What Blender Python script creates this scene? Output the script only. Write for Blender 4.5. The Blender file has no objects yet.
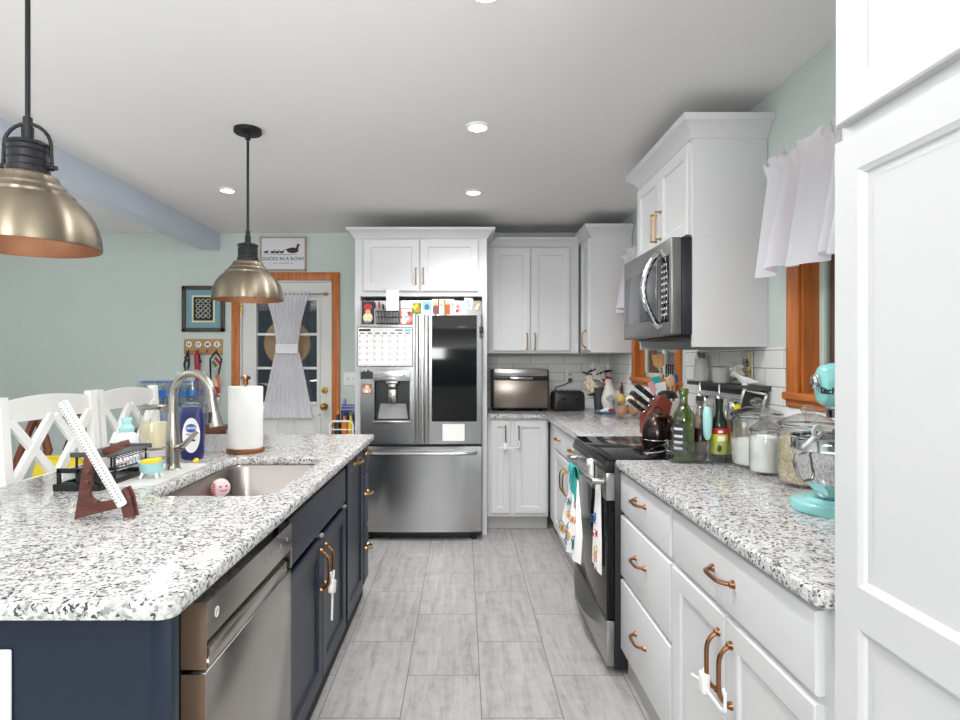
import bpy, bmesh, math, random
from mathutils import Vector, Matrix
from mathutils.geometry import tessellate_polygon
random.seed(7)
PI = math.pi
SC = bpy.context.scene
COL = SC.collection

# ------------------------------------------------------------------ camera, world, exposure, large lights
EYE = 1.337                      # eye height
cam = bpy.data.cameras.new('camera')
cam.sensor_width = 36.0
cam.lens = 22.5
cam.shift_x = 17.0 / 960.0
cam.clip_start = 0.05
camo = bpy.data.objects.new('camera', cam)
camo.location = (0, 0, EYE)
camo.rotation_euler = (PI / 2, 0, 0)
COL.objects.link(camo)
SC.camera = camo

SC.view_settings.view_transform = 'Standard'
SC.view_settings.look = 'None'
SC.view_settings.gamma = 1.0
SC.view_settings.use_curve_mapping = False
SC.view_settings.exposure = 0.24

wd = bpy.data.worlds.new('night')
SC.world = wd
wd.use_nodes = True
wd.node_tree.nodes['Background'].inputs[0].default_value = (0.030, 0.036, 0.045, 1)
wd.node_tree.nodes['Background'].inputs[1].default_value = 1.0


def area(name, loc, target, sx, sy, power, color=(1, 1, 1), spread=PI):
    l = bpy.data.lights.new(name, 'AREA')
    l.shape = 'RECTANGLE'
    l.size, l.size_y = sx, sy
    l.energy = power
    l.color = color
    l.spread = spread
    o = bpy.data.objects.new(name, l)
    o.location = loc
    d = Vector(target) - Vector(loc)
    o.rotation_euler = d.to_track_quat('-Z', 'Y').to_euler()
    COL.objects.link(o)
    return o


# added fill lights, no fixtures: behind the camera, at left and over the kitchen
area('living_room_fill', (-0.55, -2.5, 2.20), (0.3, 3.0, 1.2), 0.8, 0.8, 76, (1.0, 0.99, 0.985))
area('dining_room_fill', (-3.3, 1.8, 2.44), (-3.0, 1.8, 0), 1.6, 2.4, 20, (1.0, 0.98, 0.97))
area('kitchen_fill', (-0.1, 2.9, 2.44), (-0.1, 2.9, 0), 0.9, 2.4, 14, (1.0, 0.99, 0.98))
# added upward fills in mid-air, no lamps there, to brighten ceiling and cabinets
area('living_room_up_fill', (-2.3, -0.9, 0.95), (-2.3, -0.9, 2.6), 1.2, 1.4, 85, (1.0, 0.995, 0.99))
area('rear_right_up_fill', (0.95, -1.2, 0.95), (0.95, -1.2, 2.6), 0.5, 1.6, 78, (1.0, 0.995, 0.99))
area('dining_room_up_fill', (-3.4, 2.0, 0.95), (-3.4, 2.0, 2.6), 1.0, 2.6, 14, (1.0, 0.98, 0.97))


# ------------------------------------------------------------------ helpers
def PX(px, Y):
    return (px - 463.0) * Y / 600.0


def PZ(py, Y):
    return EYE - (py - 360.0) * Y / 600.0


def lin(h):
    h = h.lstrip('#')
    out = []
    for i in (0, 2, 4):
        c = int(h[i:i + 2], 16) / 255.0
        out.append(c / 12.92 if c <= 0.04045 else ((c + 0.055) / 1.055) ** 2.4)
    return (out[0], out[1], out[2], 1.0)


class MB:
    """collects shapes into one mesh"""

    def __init__(self):
        self.bm = bmesh.new()
        self.mi = 0

    def merge(self, tmp, M=None, recalc=True, flat=None):
        if recalc:
            bmesh.ops.recalc_face_normals(tmp, faces=tmp.faces[:])
        for f in tmp.faces:
            f.material_index = self.mi
            f.smooth = not (flat and max(abs(f.normal[k]) for k in flat) > 0.9995)
        if M is not None:
            tmp.transform(M)
        me = bpy.data.meshes.new('tmp')
        tmp.to_mesh(me)
        tmp.free()
        self.bm.from_mesh(me)
        bpy.data.meshes.remove(me)
        return self

    def box(self, x0, x1, y0, y1, z0, z1, bev=0.0, seg=2, M=None):
        t = bmesh.new()
        bmesh.ops.create_cube(t, size=1.0)
        bmesh.ops.scale(t, vec=(abs(x1 - x0), abs(y1 - y0), abs(z1 - z0)), verts=t.verts[:])
        bmesh.ops.translate(t, vec=((x0 + x1) / 2, (y0 + y1) / 2, (z0 + z1) / 2), verts=t.verts[:])
        if bev > 0:
            bmesh.ops.bevel(t, geom=t.edges[:], offset=bev, segments=seg, profile=0.5, affect='EDGES')
        return self.merge(t, M, flat=(0, 1, 2))

    def lathe(self, prof, c=(0, 0, 0), seg=32, M=None, close=False):
        t = bmesh.new()
        rings = []
        for r, z in prof:
            if r < 1e-6:
                rings.append([t.verts.new((c[0], c[1], c[2] + z))])
            else:
                rings.append([t.verts.new((c[0] + r * math.cos(2 * PI * i / seg), c[1] + r * math.sin(2 * PI * i / seg), c[2] + z)) for i in range(seg)])
        pairs = list(zip(rings[:-1], rings[1:]))
        if close:
            pairs.append((rings[-1], rings[0]))
        for a, b in pairs:
            for i in range(seg):
                j = (i + 1) % seg
                vs = [a[i % len(a)], a[j % len(a)], b[j % len(b)], b[i % len(b)]]
                u = []
                for v in vs:
                    if v not in u:
                        u.append(v)
                if len(u) > 2:
                    t.faces.new(u)
        return self.merge(t, M)

    def cyl(self, p0, p1, r0, r1=None, seg=20, caps=True):
        r1 = r0 if r1 is None else r1
        p0, p1 = Vector(p0), Vector(p1)
        d = p1 - p0
        prof = [(r0, 0), (r1, d.length)]
        if caps:
            prof = [(0, 0)] + prof + [(0, d.length)]
        M = Matrix.Translation(p0) @ d.to_track_quat('Z', 'Y').to_matrix().to_4x4()
        return self.lathe(prof, seg=seg, M=M)

    def sphere(self, c, r, s=(1, 1, 1), seg=20, rot=None):
        n = max(6, seg // 2)
        prof = [(r * math.sin(PI * i / n), -r * math.cos(PI * i / n)) for i in range(n + 1)]
        prof[0] = (0, -r)
        prof[-1] = (0, r)
        M = Matrix.Translation(Vector(c)) @ (rot if rot is not None else Matrix.Identity(4)) @ Matrix.Diagonal((s[0], s[1], s[2], 1))
        return self.lathe(prof, seg=seg, M=M)

    def tube(self, pts, r, seg=10, closed=False, flat=1.0):
        t = bmesh.new()
        P = [Vector(p) for p in pts]
        n = len(P)
        rad = r if isinstance(r, (list, tuple)) else [r] * n
        up = None
        rings = []
        for i in range(n):
            if closed:
                d = P[(i + 1) % n] - P[i - 1]
            else:
                d = P[min(i + 1, n - 1)] - P[max(i - 1, 0)]
            d.normalize()
            if up is None:
                up = Vector((0, 0, 1)) if abs(d.z) < 0.9 else Vector((0, 1, 0))
            up = up - d * up.dot(d)
            if up.length < 1e-5:
                up = d.orthogonal()
            up.normalize()
            s = d.cross(up)
            rings.append([t.verts.new(P[i] + (up * math.sin(2 * PI * k / seg) * flat + s * math.cos(2 * PI * k / seg)) * rad[i]) for k in range(seg)])
        for i in range(n if closed else n - 1):
            a, b = rings[i], rings[(i + 1) % n]
            for k in range(seg):
                t.faces.new((a[k], a[(k + 1) % seg], b[(k + 1) % seg], b[k]))
        if not closed:
            t.faces.new(rings[0])
            t.faces.new(rings[-1])
        return self.merge(t)

    def prism(self, poly, z0, z1, bev=0.0, seg=2, M=None):
        t = bmesh.new()
        a = [t.verts.new((x, y, z0)) for x, y in poly]
        b = [t.verts.new((x, y, z1)) for x, y in poly]
        n = len(poly)
        t.faces.new(a[::-1])
        t.faces.new(b)
        for i in range(n):
            t.faces.new((a[i], a[(i + 1) % n], b[(i + 1) % n], b[i]))
        if bev > 0:
            es = [e for e in t.edges if abs(e.verts[0].co.z - e.verts[1].co.z) < 1e-6]
            bmesh.ops.bevel(t, geom=es, offset=bev, segments=seg, profile=0.5, affect='EDGES')
        bmesh.ops.triangulate(t, faces=[f for f in t.faces if len(f.verts) > 4])
        return self.merge(t, M, flat=(2,))

    def loops(self, rings, cap0=True, cap1=True, M=None, closed=True, flat=None):
        """skins equal-length rings of points"""
        t = bmesh.new()
        R = [[t.verts.new(p) for p in ring] for ring in rings]
        n = len(R[0])
        for a, b in zip(R[:-1], R[1:]):
            for i in range(n if closed else n - 1):
                j = (i + 1) % n
                t.faces.new((a[i], a[j], b[j], b[i]))
        if cap0:
            t.faces.new(R[0][::-1])
        if cap1:
            t.faces.new(R[-1])
        return self.merge(t, M, flat=flat)

    def sheet(self, fn, nu, nv, thick=0.0, M=None):
        """surface from fn(u, v), made solid when thick > 0"""
        t = bmesh.new()
        g = [[t.verts.new(fn(i / nu, j / nv)) for j in range(nv + 1)] for i in range(nu + 1)]
        for i in range(nu):
            for j in range(nv):
                t.faces.new((g[i][j], g[i + 1][j], g[i + 1][j + 1], g[i][j + 1]))
        bmesh.ops.recalc_face_normals(t, faces=t.faces[:])
        if thick > 0:
            bmesh.ops.solidify(t, geom=t.faces[:], thickness=thick)
        return self.merge(t, M)

    def text(self, s, size, M, depth=0.0004, align='CENTER', bold=0.0):
        cu = bpy.data.curves.new('t', 'FONT')
        cu.body = s
        cu.size = size
        cu.extrude = depth
        cu.offset = bold
        cu.align_x = align
        cu.align_y = 'CENTER'
        cu.resolution_u = 3
        o = bpy.data.objects.new('t', cu)
        COL.objects.link(o)
        dg = bpy.context.evaluated_depsgraph_get()
        me = bpy.data.meshes.new_from_object(o.evaluated_get(dg))
        me.transform(M)
        for p in me.polygons:
            p.material_index = self.mi
        self.bm.from_mesh(me)
        bpy.data.objects.remove(o)
        bpy.data.curves.remove(cu)
        bpy.data.meshes.remove(me)
        return self

    def build(self, name, mat, parent=None, angle=38, label=None):
        me = bpy.data.meshes.new(name)
        self.bm.to_mesh(me)
        self.bm.free()
        mats = mat if isinstance(mat, (list, tuple)) else [mat]
        for m in mats:
            me.materials.append(m)
        me.set_sharp_from_angle(angle=math.radians(angle))
        o = bpy.data.objects.new(name, me)
        COL.objects.link(o)
        if parent is not None:
            o.parent = parent
        if label:
            o['label'] = label
        return o


def tag(o, label, cat, group=None):
    o['label'] = label
    o['category'] = cat
    if group:
        o['group'] = group
    return o


def thing(name, label, cat, loc=(0, 0, 0), rz=0.0, group=None):
    o = bpy.data.objects.new(name, None)
    o.empty_display_size = 0.05
    COL.objects.link(o)
    o.location = loc
    o.rotation_euler = (0, 0, rz)
    return tag(o, label, cat, group)


def struct(o):
    o['kind'] = 'structure'
    return o


def sempty(name, loc=(0, 0, 0), rz=0.0):
    o = bpy.data.objects.new(name, None)
    o.empty_display_size = 0.05
    COL.objects.link(o)
    o.location = loc
    o.rotation_euler = (0, 0, rz)
    o['kind'] = 'structure'
    return o


def dup(root, loc, rz, label, group=None):
    r = root.copy()
    COL.objects.link(r)
    r.location = loc
    r.rotation_euler = (0, 0, rz)
    r['label'] = label
    if group:
        r['group'] = group
    for ch in list(root.children):
        c = ch.copy()
        COL.objects.link(c)
        c.parent = r
        for g in ch.children:
            d = g.copy()
            COL.objects.link(d)
            d.parent = c
    return r


def rrect(x0, x1, y0, y1, r, n=6):
    pts = []
    for cx, cy, a0 in ((x1 - r, y0 + r, -PI / 2), (x1 - r, y1 - r, 0), (x0 + r, y1 - r, PI / 2), (x0 + r, y0 + r, PI)):
        for i in range(n + 1):
            a = a0 + PI / 2 * i / n
            pts.append((cx + r * math.cos(a), cy + r * math.sin(a)))
    return pts


FRONT = Matrix.Rotation(PI / 2, 4, 'X')          # text lying in XY turned to face -Y


def at(x, y, z, rx=0, ry=0, rz=0):
    return Matrix.Translation((x, y, z)) @ Matrix.Rotation(rz, 4, 'Z') @ Matrix.Rotation(ry, 4, 'Y') @ Matrix.Rotation(rx, 4, 'X')


# ------------------------------------------------------------------ materials
def base_mat(name):
    m = bpy.data.materials.new(name)
    m.use_nodes = True
    return m, m.node_tree, m.node_tree.nodes['Principled BSDF']


def N(nt, t, **kw):
    n = nt.nodes.new(t)
    for k, v in kw.items():
        setattr(n, k, v)
    return n


def mat(name, h, rough=0.5, metal=0.0, var=0.04, scale=12.0, bump=0.0, bscale=120.0, spec=0.5, stretch=None, coat=0.0, **extra):
    m, nt, b = base_mat(name)
    c = lin(h)
    tc = N(nt, 'ShaderNodeTexCoord')
    mp = N(nt, 'ShaderNodeMapping')
    nt.links.new(tc.outputs['Object'], mp.inputs[0])
    if stretch:
        mp.inputs['Scale'].default_value = stretch
    no = N(nt, 'ShaderNodeTexNoise')
    no.inputs['Scale'].default_value = scale
    no.inputs['Detail'].default_value = 4
    nt.links.new(mp.outputs[0], no.inputs['Vector'])
    mx = N(nt, 'ShaderNodeMix', data_type='RGBA')
    mx.inputs[6].default_value = tuple(max(0, x * (1 - var)) for x in c[:3]) + (1,)
    mx.inputs[7].default_value = tuple(min(1, x * (1 + var)) for x in c[:3]) + (1,)
    nt.links.new(no.outputs[0], mx.inputs[0])
    nt.links.new(mx.outputs[2], b.inputs['Base Color'])
    b.inputs['Roughness'].default_value = rough
    b.inputs['Metallic'].default_value = metal
    b.inputs['Specular IOR Level'].default_value = spec
    b.inputs['Coat Weight'].default_value = coat
    if 'emit' in extra:
        b.inputs['Emission Color'].default_value = lin(extra.get('emit_color', h))
        b.inputs['Emission Strength'].default_value = extra['emit']
    if bump > 0:
        nb = N(nt, 'ShaderNodeTexNoise')
        nb.inputs['Scale'].default_value = bscale
        nb.inputs['Detail'].default_value = 3
        nt.links.new(mp.outputs[0], nb.inputs['Vector'])
        bp = N(nt, 'ShaderNodeBump')
        bp.inputs['Strength'].default_value = bump
        bp.inputs['Distance'].default_value = 0.002
        nt.links.new(nb.outputs[0], bp.inputs['Height'])
        nt.links.new(bp.outputs[0], b.inputs['Normal'])
    return m


def brushed(name, h, rough=0.3, stretch=(1, 1, 60), amount=0.12):
    m, nt, b = base_mat(name)
    tc = N(nt, 'ShaderNodeTexCoord')
    mp = N(nt, 'ShaderNodeMapping')
    mp.inputs['Scale'].default_value = stretch
    nt.links.new(tc.outputs['Object'], mp.inputs[0])
    no = N(nt, 'ShaderNodeTexNoise')
    no.inputs['Scale'].default_value = 14
    no.inputs['Detail'].default_value = 5
    nt.links.new(mp.outputs[0], no.inputs['Vector'])
    mr = N(nt, 'ShaderNodeMapRange')
    mr.inputs['To Min'].default_value = rough - amount / 4
    mr.inputs['To Max'].default_value = rough + amount / 4
    nt.links.new(no.outputs[0], mr.inputs[0])
    nt.links.new(mr.outputs[0], b.inputs['Roughness'])
    c = lin(h)
    mx = N(nt, 'ShaderNodeMix', data_type='RGBA')
    mx.inputs[6].default_value = tuple(x * 0.97 for x in c[:3]) + (1,)
    mx.inputs[7].default_value = tuple(min(1, x * 1.03) for x in c[:3]) + (1,)
    nt.links.new(no.outputs[0], mx.inputs[0])
    nt.links.new(mx.outputs[2], b.inputs['Base Color'])
    b.inputs['Metallic'].default_value = 1.0
    return m


def wood(name, h1, h2, scale=6.0, stretch=(8, 8, 0.6), rough=0.4, bump=0.05):
    m, nt, b = base_mat(name)
    tc = N(nt, 'ShaderNodeTexCoord')
    mp = N(nt, 'ShaderNodeMapping')
    mp.inputs['Scale'].default_value = stretch
    nt.links.new(tc.outputs['Object'], mp.inputs[0])
    no = N(nt, 'ShaderNodeTexNoise')
    no.inputs['Scale'].default_value = scale
    no.inputs['Detail'].default_value = 6
    no.inputs['Distortion'].default_value = 0.6
    nt.links.new(mp.outputs[0], no.inputs['Vector'])
    rp = N(nt, 'ShaderNodeValToRGB')
    rp.color_ramp.elements[0].position = 0.35
    rp.color_ramp.elements[0].color = lin(h1)
    rp.color_ramp.elements[1].position = 0.68
    rp.color_ramp.elements[1].color = lin(h2)
    nt.links.new(no.outputs[0], rp.inputs[0])
    nt.links.new(rp.outputs[0], b.inputs['Base Color'])
    b.inputs['Roughness'].default_value = rough
    bp = N(nt, 'ShaderNodeBump')
    bp.inputs['Strength'].default_value = bump
    bp.inputs['Distance'].default_value = 0.002
    nt.links.new(no.outputs[0], bp.inputs['Height'])
    nt.links.new(bp.outputs[0], b.inputs['Normal'])
    return m


def thin_glass(name, h='#ffffff', gloss=0.06, rough=0.02, dens=1.0):
    """clear pane or jar wall: tinted see-through plus a facing-dependent gloss"""
    m = bpy.data.materials.new(name)
    m.use_nodes = True
    nt = m.node_tree
    nt.nodes.clear()
    out = N(nt, 'ShaderNodeOutputMaterial')
    tr = N(nt, 'ShaderNodeBsdfTransparent')
    tr.inputs[0].default_value = lin(h)
    gl = N(nt, 'ShaderNodeBsdfGlossy')
    gl.inputs['Roughness'].default_value = rough
    no = N(nt, 'ShaderNodeTexNoise')
    no.inputs['Scale'].default_value = 8
    lw = N(nt, 'ShaderNodeLayerWeight')
    lw.inputs[0].default_value = 0.25
    ad = N(nt, 'ShaderNodeMath', operation='MULTIPLY_ADD')
    ad.inputs[1].default_value = 0.55 * dens
    ad.inputs[2].default_value = gloss
    nt.links.new(lw.outputs['Facing'], ad.inputs[0])
    mr = N(nt, 'ShaderNodeMapRange')
    mr.inputs['To Min'].default_value = 0.97
    mr.inputs['To Max'].default_value = 1.03
    nt.links.new(no.outputs[0], mr.inputs[0])
    mu = N(nt, 'ShaderNodeMath', operation='MULTIPLY')
    nt.links.new(ad.outputs[0], mu.inputs[0])
    nt.links.new(mr.outputs[0], mu.inputs[1])
    ed = N(nt, 'ShaderNodeMath', operation='POWER')
    ed.inputs[1].default_value = 2.5
    nt.links.new(lw.outputs['Facing'], ed.inputs[0])
    tc = N(nt, 'ShaderNodeMix', data_type='RGBA')
    nt.links.new(ed.outputs[0], tc.inputs[0])
    tc.inputs[6].default_value = lin(h)
    tc.inputs[7].default_value = tuple(x * 0.55 for x in lin(h)[:3]) + (1,)
    nt.links.new(tc.outputs[2], tr.inputs[0])
    mx = N(nt, 'ShaderNodeMixShader')
    nt.links.new(mu.outputs[0], mx.inputs[0])
    nt.links.new(tr.outputs[0], mx.inputs[1])
    nt.links.new(gl.outputs[0], mx.inputs[2])
    nt.links.new(mx.outputs[0], out.inputs[0])
    return m


def sheer(name, h, clear=0.3, wave=300.0):
    m = bpy.data.materials.new(name)
    m.use_nodes = True
    nt = m.node_tree
    nt.nodes.clear()
    out = N(nt, 'ShaderNodeOutputMaterial')
    tr = N(nt, 'ShaderNodeBsdfTransparent')
    df = N(nt, 'ShaderNodeBsdfDiffuse')
    tl = N(nt, 'ShaderNodeBsdfTranslucent')
    df.inputs[0].default_value = lin(h)
    tl.inputs[0].default_value = lin(h)
    m1 = N(nt, 'ShaderNodeMixShader')
    m1.inputs[0].default_value = 0.35
    nt.links.new(df.outputs[0], m1.inputs[1])
    nt.links.new(tl.outputs[0], m1.inputs[2])
    no = N(nt, 'ShaderNodeTexNoise')
    no.inputs['Scale'].default_value = wave
    mr = N(nt, 'ShaderNodeMapRange')
    mr.inputs['To Min'].default_value = clear - 0.08
    mr.inputs['To Max'].default_value = clear + 0.08
    nt.links.new(no.outputs[0], mr.inputs[0])
    m2 = N(nt, 'ShaderNodeMixShader')
    nt.links.new(mr.outputs[0], m2.inputs[0])
    nt.links.new(m1.outputs[0], m2.inputs[1])
    nt.links.new(tr.outputs[0], m2.inputs[2])
    nt.links.new(m2.outputs[0], out.inputs[0])
    return m


def granite(name):
    m, nt, b = base_mat(name)
    tc = N(nt, 'ShaderNodeTexCoord')
    no = N(nt, 'ShaderNodeTexNoise')
    no.inputs['Scale'].default_value = 70
    no.inputs['Detail'].default_value = 3
    nt.links.new(tc.outputs['Object'], no.inputs['Vector'])
    mxv = N(nt, 'ShaderNodeMix', data_type='VECTOR')
    mxv.inputs[0].default_value = 0.012
    nt.links.new(tc.outputs['Object'], mxv.inputs[4])
    nt.links.new(no.outputs['Color'], mxv.inputs[5])

    def cells(scale):
        v = N(nt, 'ShaderNodeTexVoronoi')
        v.inputs['Scale'].default_value = scale
        nt.links.new(mxv.outputs[1], v.inputs['Vector'])
        s = N(nt, 'ShaderNodeSeparateColor')
        nt.links.new(v.outputs['Color'], s.inputs[0])
        return s
    c1 = cells(125)
    c2 = cells(190)
    big = N(nt, 'ShaderNodeTexNoise')
    big.inputs['Scale'].default_value = 34
    big.inputs['Detail'].default_value = 4
    nt.links.new(tc.outputs['Object'], big.inputs['Vector'])
    # grey grains
    r1 = N(nt, 'ShaderNodeValToRGB')
    r1.color_ramp.interpolation = 'CONSTANT'
    e = r1.color_ramp.elements
    e[0].position = 0.0
    e[0].color = lin('#d5d4d2')
    e[1].position = 0.34
    e[1].color = lin('#cac9c7')
    for p, h in ((0.56, '#c6c5c3'), (0.73, '#b0afae'), (0.87, '#939292')):
        x = e.new(p)
        x.color = lin(h)
    nt.links.new(c1.outputs[0], r1.inputs[0])
    # dark grains, gathered where the large noise is high
    ad = N(nt, 'ShaderNodeMath', operation='MULTIPLY_ADD')
    nt.links.new(big.outputs[0], ad.inputs[0])
    ad.inputs[1].default_value = 1.0
    ad.inputs[2].default_value = 0.0
    sm = N(nt, 'ShaderNodeMath', operation='ADD')
    nt.links.new(ad.outputs[0], sm.inputs[0])
    nt.links.new(c2.outputs[1], sm.inputs[1])
    gt = N(nt, 'ShaderNodeMapRange')
    gt.inputs['From Min'].default_value = 1.30
    gt.inputs['From Max'].default_value = 1.39
    nt.links.new(sm.outputs[0], gt.inputs[0])
    mx = N(nt, 'ShaderNodeMix', data_type='RGBA')
    nt.links.new(gt.outputs[0], mx.inputs[0])
    nt.links.new(r1.outputs[0], mx.inputs[6])
    mx.inputs[7].default_value = lin('#49484b')
    nt.links.new(mx.outputs[2], b.inputs['Base Color'])
    b.inputs['Roughness'].default_value = 0.13
    b.inputs['Specular IOR Level'].default_value = 0.45
    return m


def floor_tile(name):
    m, nt, b = base_mat(name)
    tc = N(nt, 'ShaderNodeTexCoord')
    sp = N(nt, 'ShaderNodeSeparateXYZ')
    nt.links.new(tc.outputs['Object'], sp.inputs[0])
    ax = N(nt, 'ShaderNodeMath', operation='ADD')
    ax.inputs[1].default_value = 0.54 + 0.305 * 20          # column lines along Y
    nt.links.new(sp.outputs[0], ax.inputs[0])
    ay = N(nt, 'ShaderNodeMath', operation='ADD')
    ay.inputs[1].default_value = 0.61 * 10 + 0.505
    nt.links.new(sp.outputs[1], ay.inputs[0])
    cb = N(nt, 'ShaderNodeCombineXYZ')
    nt.links.new(ay.outputs[0], cb.inputs[0])
    nt.links.new(ax.outputs[0], cb.inputs[1])
    br = N(nt, 'ShaderNodeTexBrick')
    br.offset = 0.5
    br.inputs['Scale'].default_value = 1.0
    br.inputs['Brick Width'].default_value = 0.61
    br.inputs['Row Height'].default_value = 0.305
    br.inputs['Mortar Size'].default_value = 0.0022
    br.inputs['Mortar Smooth'].default_value = 0.1
    br.inputs['Color1'].default_value = (0, 0, 0, 1)
    br.inputs['Color2'].default_value = (1, 1, 1, 1)
    br.inputs['Mortar'].default_value = (0.5, 0.5, 0.5, 1)
    nt.links.new(cb.outputs[0], br.inputs['Vector'])
    # each tile shifts the grain
    mp = N(nt, 'ShaderNodeMapping')
    mp.inputs['Scale'].default_value = (26, 2.6, 1)
    nt.links.new(tc.outputs['Object'], mp.inputs[0])
    av = N(nt, 'ShaderNodeVectorMath', operation='MULTIPLY_ADD')
    nt.links.new(br.outputs['Color'], av.inputs[0])
    av.inputs[1].default_value = (7, 13, 9)
    nt.links.new(mp.outputs[0], av.inputs[2])
    n1 = N(nt, 'ShaderNodeTexNoise')
    n1.inputs['Scale'].default_value = 1.0
    n1.inputs['Detail'].default_value = 7
    n1.inputs['Roughness'].default_value = 0.65
    n1.inputs['Distortion'].default_value = 0.8
    nt.links.new(av.outputs[0], n1.inputs['Vector'])
    n2 = N(nt, 'ShaderNodeTexNoise')
    n2.inputs['Scale'].default_value = 14
    n2.inputs['Detail'].default_value = 8
    n2.inputs['Roughness'].default_value = 0.75
    nt.links.new(tc.outputs['Object'], n2.inputs['Vector'])
    rp = N(nt, 'ShaderNodeValToRGB')
    e = rp.color_ramp.elements
    e[0].position = 0.30
    e[0].color = lin('#7b7976')
    e[1].position = 0.70
    e[1].color = lin('#b9b7b5')
    x = e.new(0.48)
    x.color = lin('#a09e9c')
    md = N(nt, 'ShaderNodeMix', data_type='FLOAT')
    md.inputs[0].default_value = 0.38
    nt.links.new(n1.outputs[0], md.inputs[2])
    nt.links.new(n2.outputs[0], md.inputs[3])
    nt.links.new(md.outputs[0], rp.inputs[0])
    mx = N(nt, 'ShaderNodeMix', data_type='RGBA')
    nt.links.new(br.outputs['Fac'], mx.inputs[0])
    nt.links.new(rp.outputs[0], mx.inputs[6])
    mx.inputs[7].default_value = lin('#6d6b69')
    nt.links.new(mx.outputs[2], b.inputs['Base Color'])
    b.inputs['Roughness'].default_value = 0.42
    b.inputs['Specular IOR Level'].default_value = 0.35
    bp = N(nt, 'ShaderNodeBump')
    bp.inputs['Strength'].default_value = 0.25
    bp.inputs['Distance'].default_value = 0.002
    bp.invert = True
    nt.links.new(br.outputs['Fac'], bp.inputs['Height'])
    nt.links.new(bp.outputs[0], b.inputs['Normal'])
    return m


def splash_tile(name, along):
    """white subway tile in running bond; along = axis the courses run (0 = X, 1 = Y)"""
    m, nt, b = base_mat(name)
    tc = N(nt, 'ShaderNodeTexCoord')
    sp = N(nt, 'ShaderNodeSeparateXYZ')
    nt.links.new(tc.outputs['Object'], sp.inputs[0])
    a = N(nt, 'ShaderNodeMath', operation='ADD')
    a.inputs[1].default_value = 6.05
    nt.links.new(sp.outputs[along], a.inputs[0])
    z = N(nt, 'ShaderNodeMath', operation='ADD')
    z.inputs[1].default_value = 0.0755 * 4 - 0.925 + 0.0755 * 12
    nt.links.new(sp.outputs[2], z.inputs[0])
    cb = N(nt, 'ShaderNodeCombineXYZ')
    nt.links.new(a.outputs[0], cb.inputs[0])
    nt.links.new(z.outputs[0], cb.inputs[1])
    br = N(nt, 'ShaderNodeTexBrick')
    br.offset = 0.5
    br.inputs['Scale'].default_value = 1.0
    br.inputs['Brick Width'].default_value = 0.302
    br.inputs['Row Height'].default_value = 0.0755
    br.inputs['Mortar Size'].default_value = 0.0016
    br.inputs['Mortar Smooth'].default_value = 0.2
    br.inputs['Color1'].default_value = lin('#f1f1f0')
    br.inputs['Color2'].default_value = lin('#f6f6f5')
    br.inputs['Mortar'].default_value = lin('#8a8888')
    nt.links.new(cb.outputs[0], br.inputs['Vector'])
    nt.links.new(br.outputs['Color'], b.inputs['Base Color'])
    b.inputs['Roughness'].default_value = 0.15
    bp = N(nt, 'ShaderNodeBump')
    bp.inputs['Strength'].default_value = 0.4
    bp.inputs['Distance'].default_value = 0.002
    bp.invert = True
    nt.links.new(br.outputs['Fac'], bp.inputs['Height'])
    nt.links.new(bp.outputs[0], b.inputs['Normal'])
    return m


def mottled(name, hs, scale=20, rough=0.6, metal=0.0):
    m, nt, b = base_mat(name)
    tc = N(nt, 'ShaderNodeTexCoord')
    v = N(nt, 'ShaderNodeTexVoronoi')
    v.inputs['Scale'].default_value = scale
    nt.links.new(tc.outputs['Object'], v.inputs['Vector'])
    s = N(nt, 'ShaderNodeSeparateColor')
    nt.links.new(v.outputs['Color'], s.inputs[0])
    rp = N(nt, 'ShaderNodeValToRGB')
    rp.color_ramp.interpolation = 'CONSTANT'
    e = rp.color_ramp.elements
    e[0].color = lin(hs[0])
    e[1].position = 1.0 / len(hs)
    e[1].color = lin(hs[1])
    for i, h in enumerate(hs[2:], 2):
        x = e.new(i / len(hs))
        x.color = lin(h)
    nt.links.new(s.outputs[0], rp.inputs[0])
    nt.links.new(rp.outputs[0], b.inputs['Base Color'])
    b.inputs['Roughness'].default_value = rough
    b.inputs['Metallic'].default_value = metal
    return m


M_ceil = mat('ceiling_paint', '#efeeed', 0.9, var=0.015, scale=1.2, bump=0.06, bscale=30)
M_teal = mat('teal_wall_paint', '#ccd6d2', 0.75, var=0.02, scale=2.0, bump=0.03, bscale=200)
M_rearwall_dark = mat('darkened_rear_wall', '#5f7570', 0.8, var=0.02, scale=2.0)  # rear wall darkened so its reflection in the fridge glass stays dim
M_beam = mat('blue_grey_beam_paint', '#d0d9e6', 0.5, var=0.03, scale=3)
M_floor = floor_tile('grey_plank_tile')
M_tile_x = splash_tile('subway_tile_back', 0)
M_tile_y = splash_tile('subway_tile_side', 1)
M_white = mat('white_cabinet_paint', '#d6d6d8', 0.38, var=0.012, scale=4)
M_whiteplastic = mat('white_plastic', '#f1f0ee', 0.35, var=0.01)
M_navy = mat('navy_cabinet_paint', '#182234', 0.38, var=0.05, scale=5)
M_dark = mat('dark_toe_kick', '#2b2c2e', 0.7)
M_toe = mat('grey_toe_kick', '#b9b7b4', 0.6)
M_gran = granite('white_speckled_granite')
M_steel = brushed('brushed_steel', '#a9a8a6', 0.30, (60, 60, 1), 0.14)
M_fridge = brushed('fridge_steel', '#b6b6b8', 0.25, (160, 160, 1), 0.06)
M_steelh = brushed('brushed_steel_flat', '#b0aeab', 0.28, (2, 60, 60), 0.12)
M_sink = brushed('sink_steel', '#9b9591', 0.33, (2, 40, 40), 0.12)
M_nickel = brushed('brushed_nickel', '#b3aea6', 0.26, (40, 40, 4), 0.08)
M_chrome = mat('polished_chrome', '#c9cacc', 0.08, 1.0, var=0.01)
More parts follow.
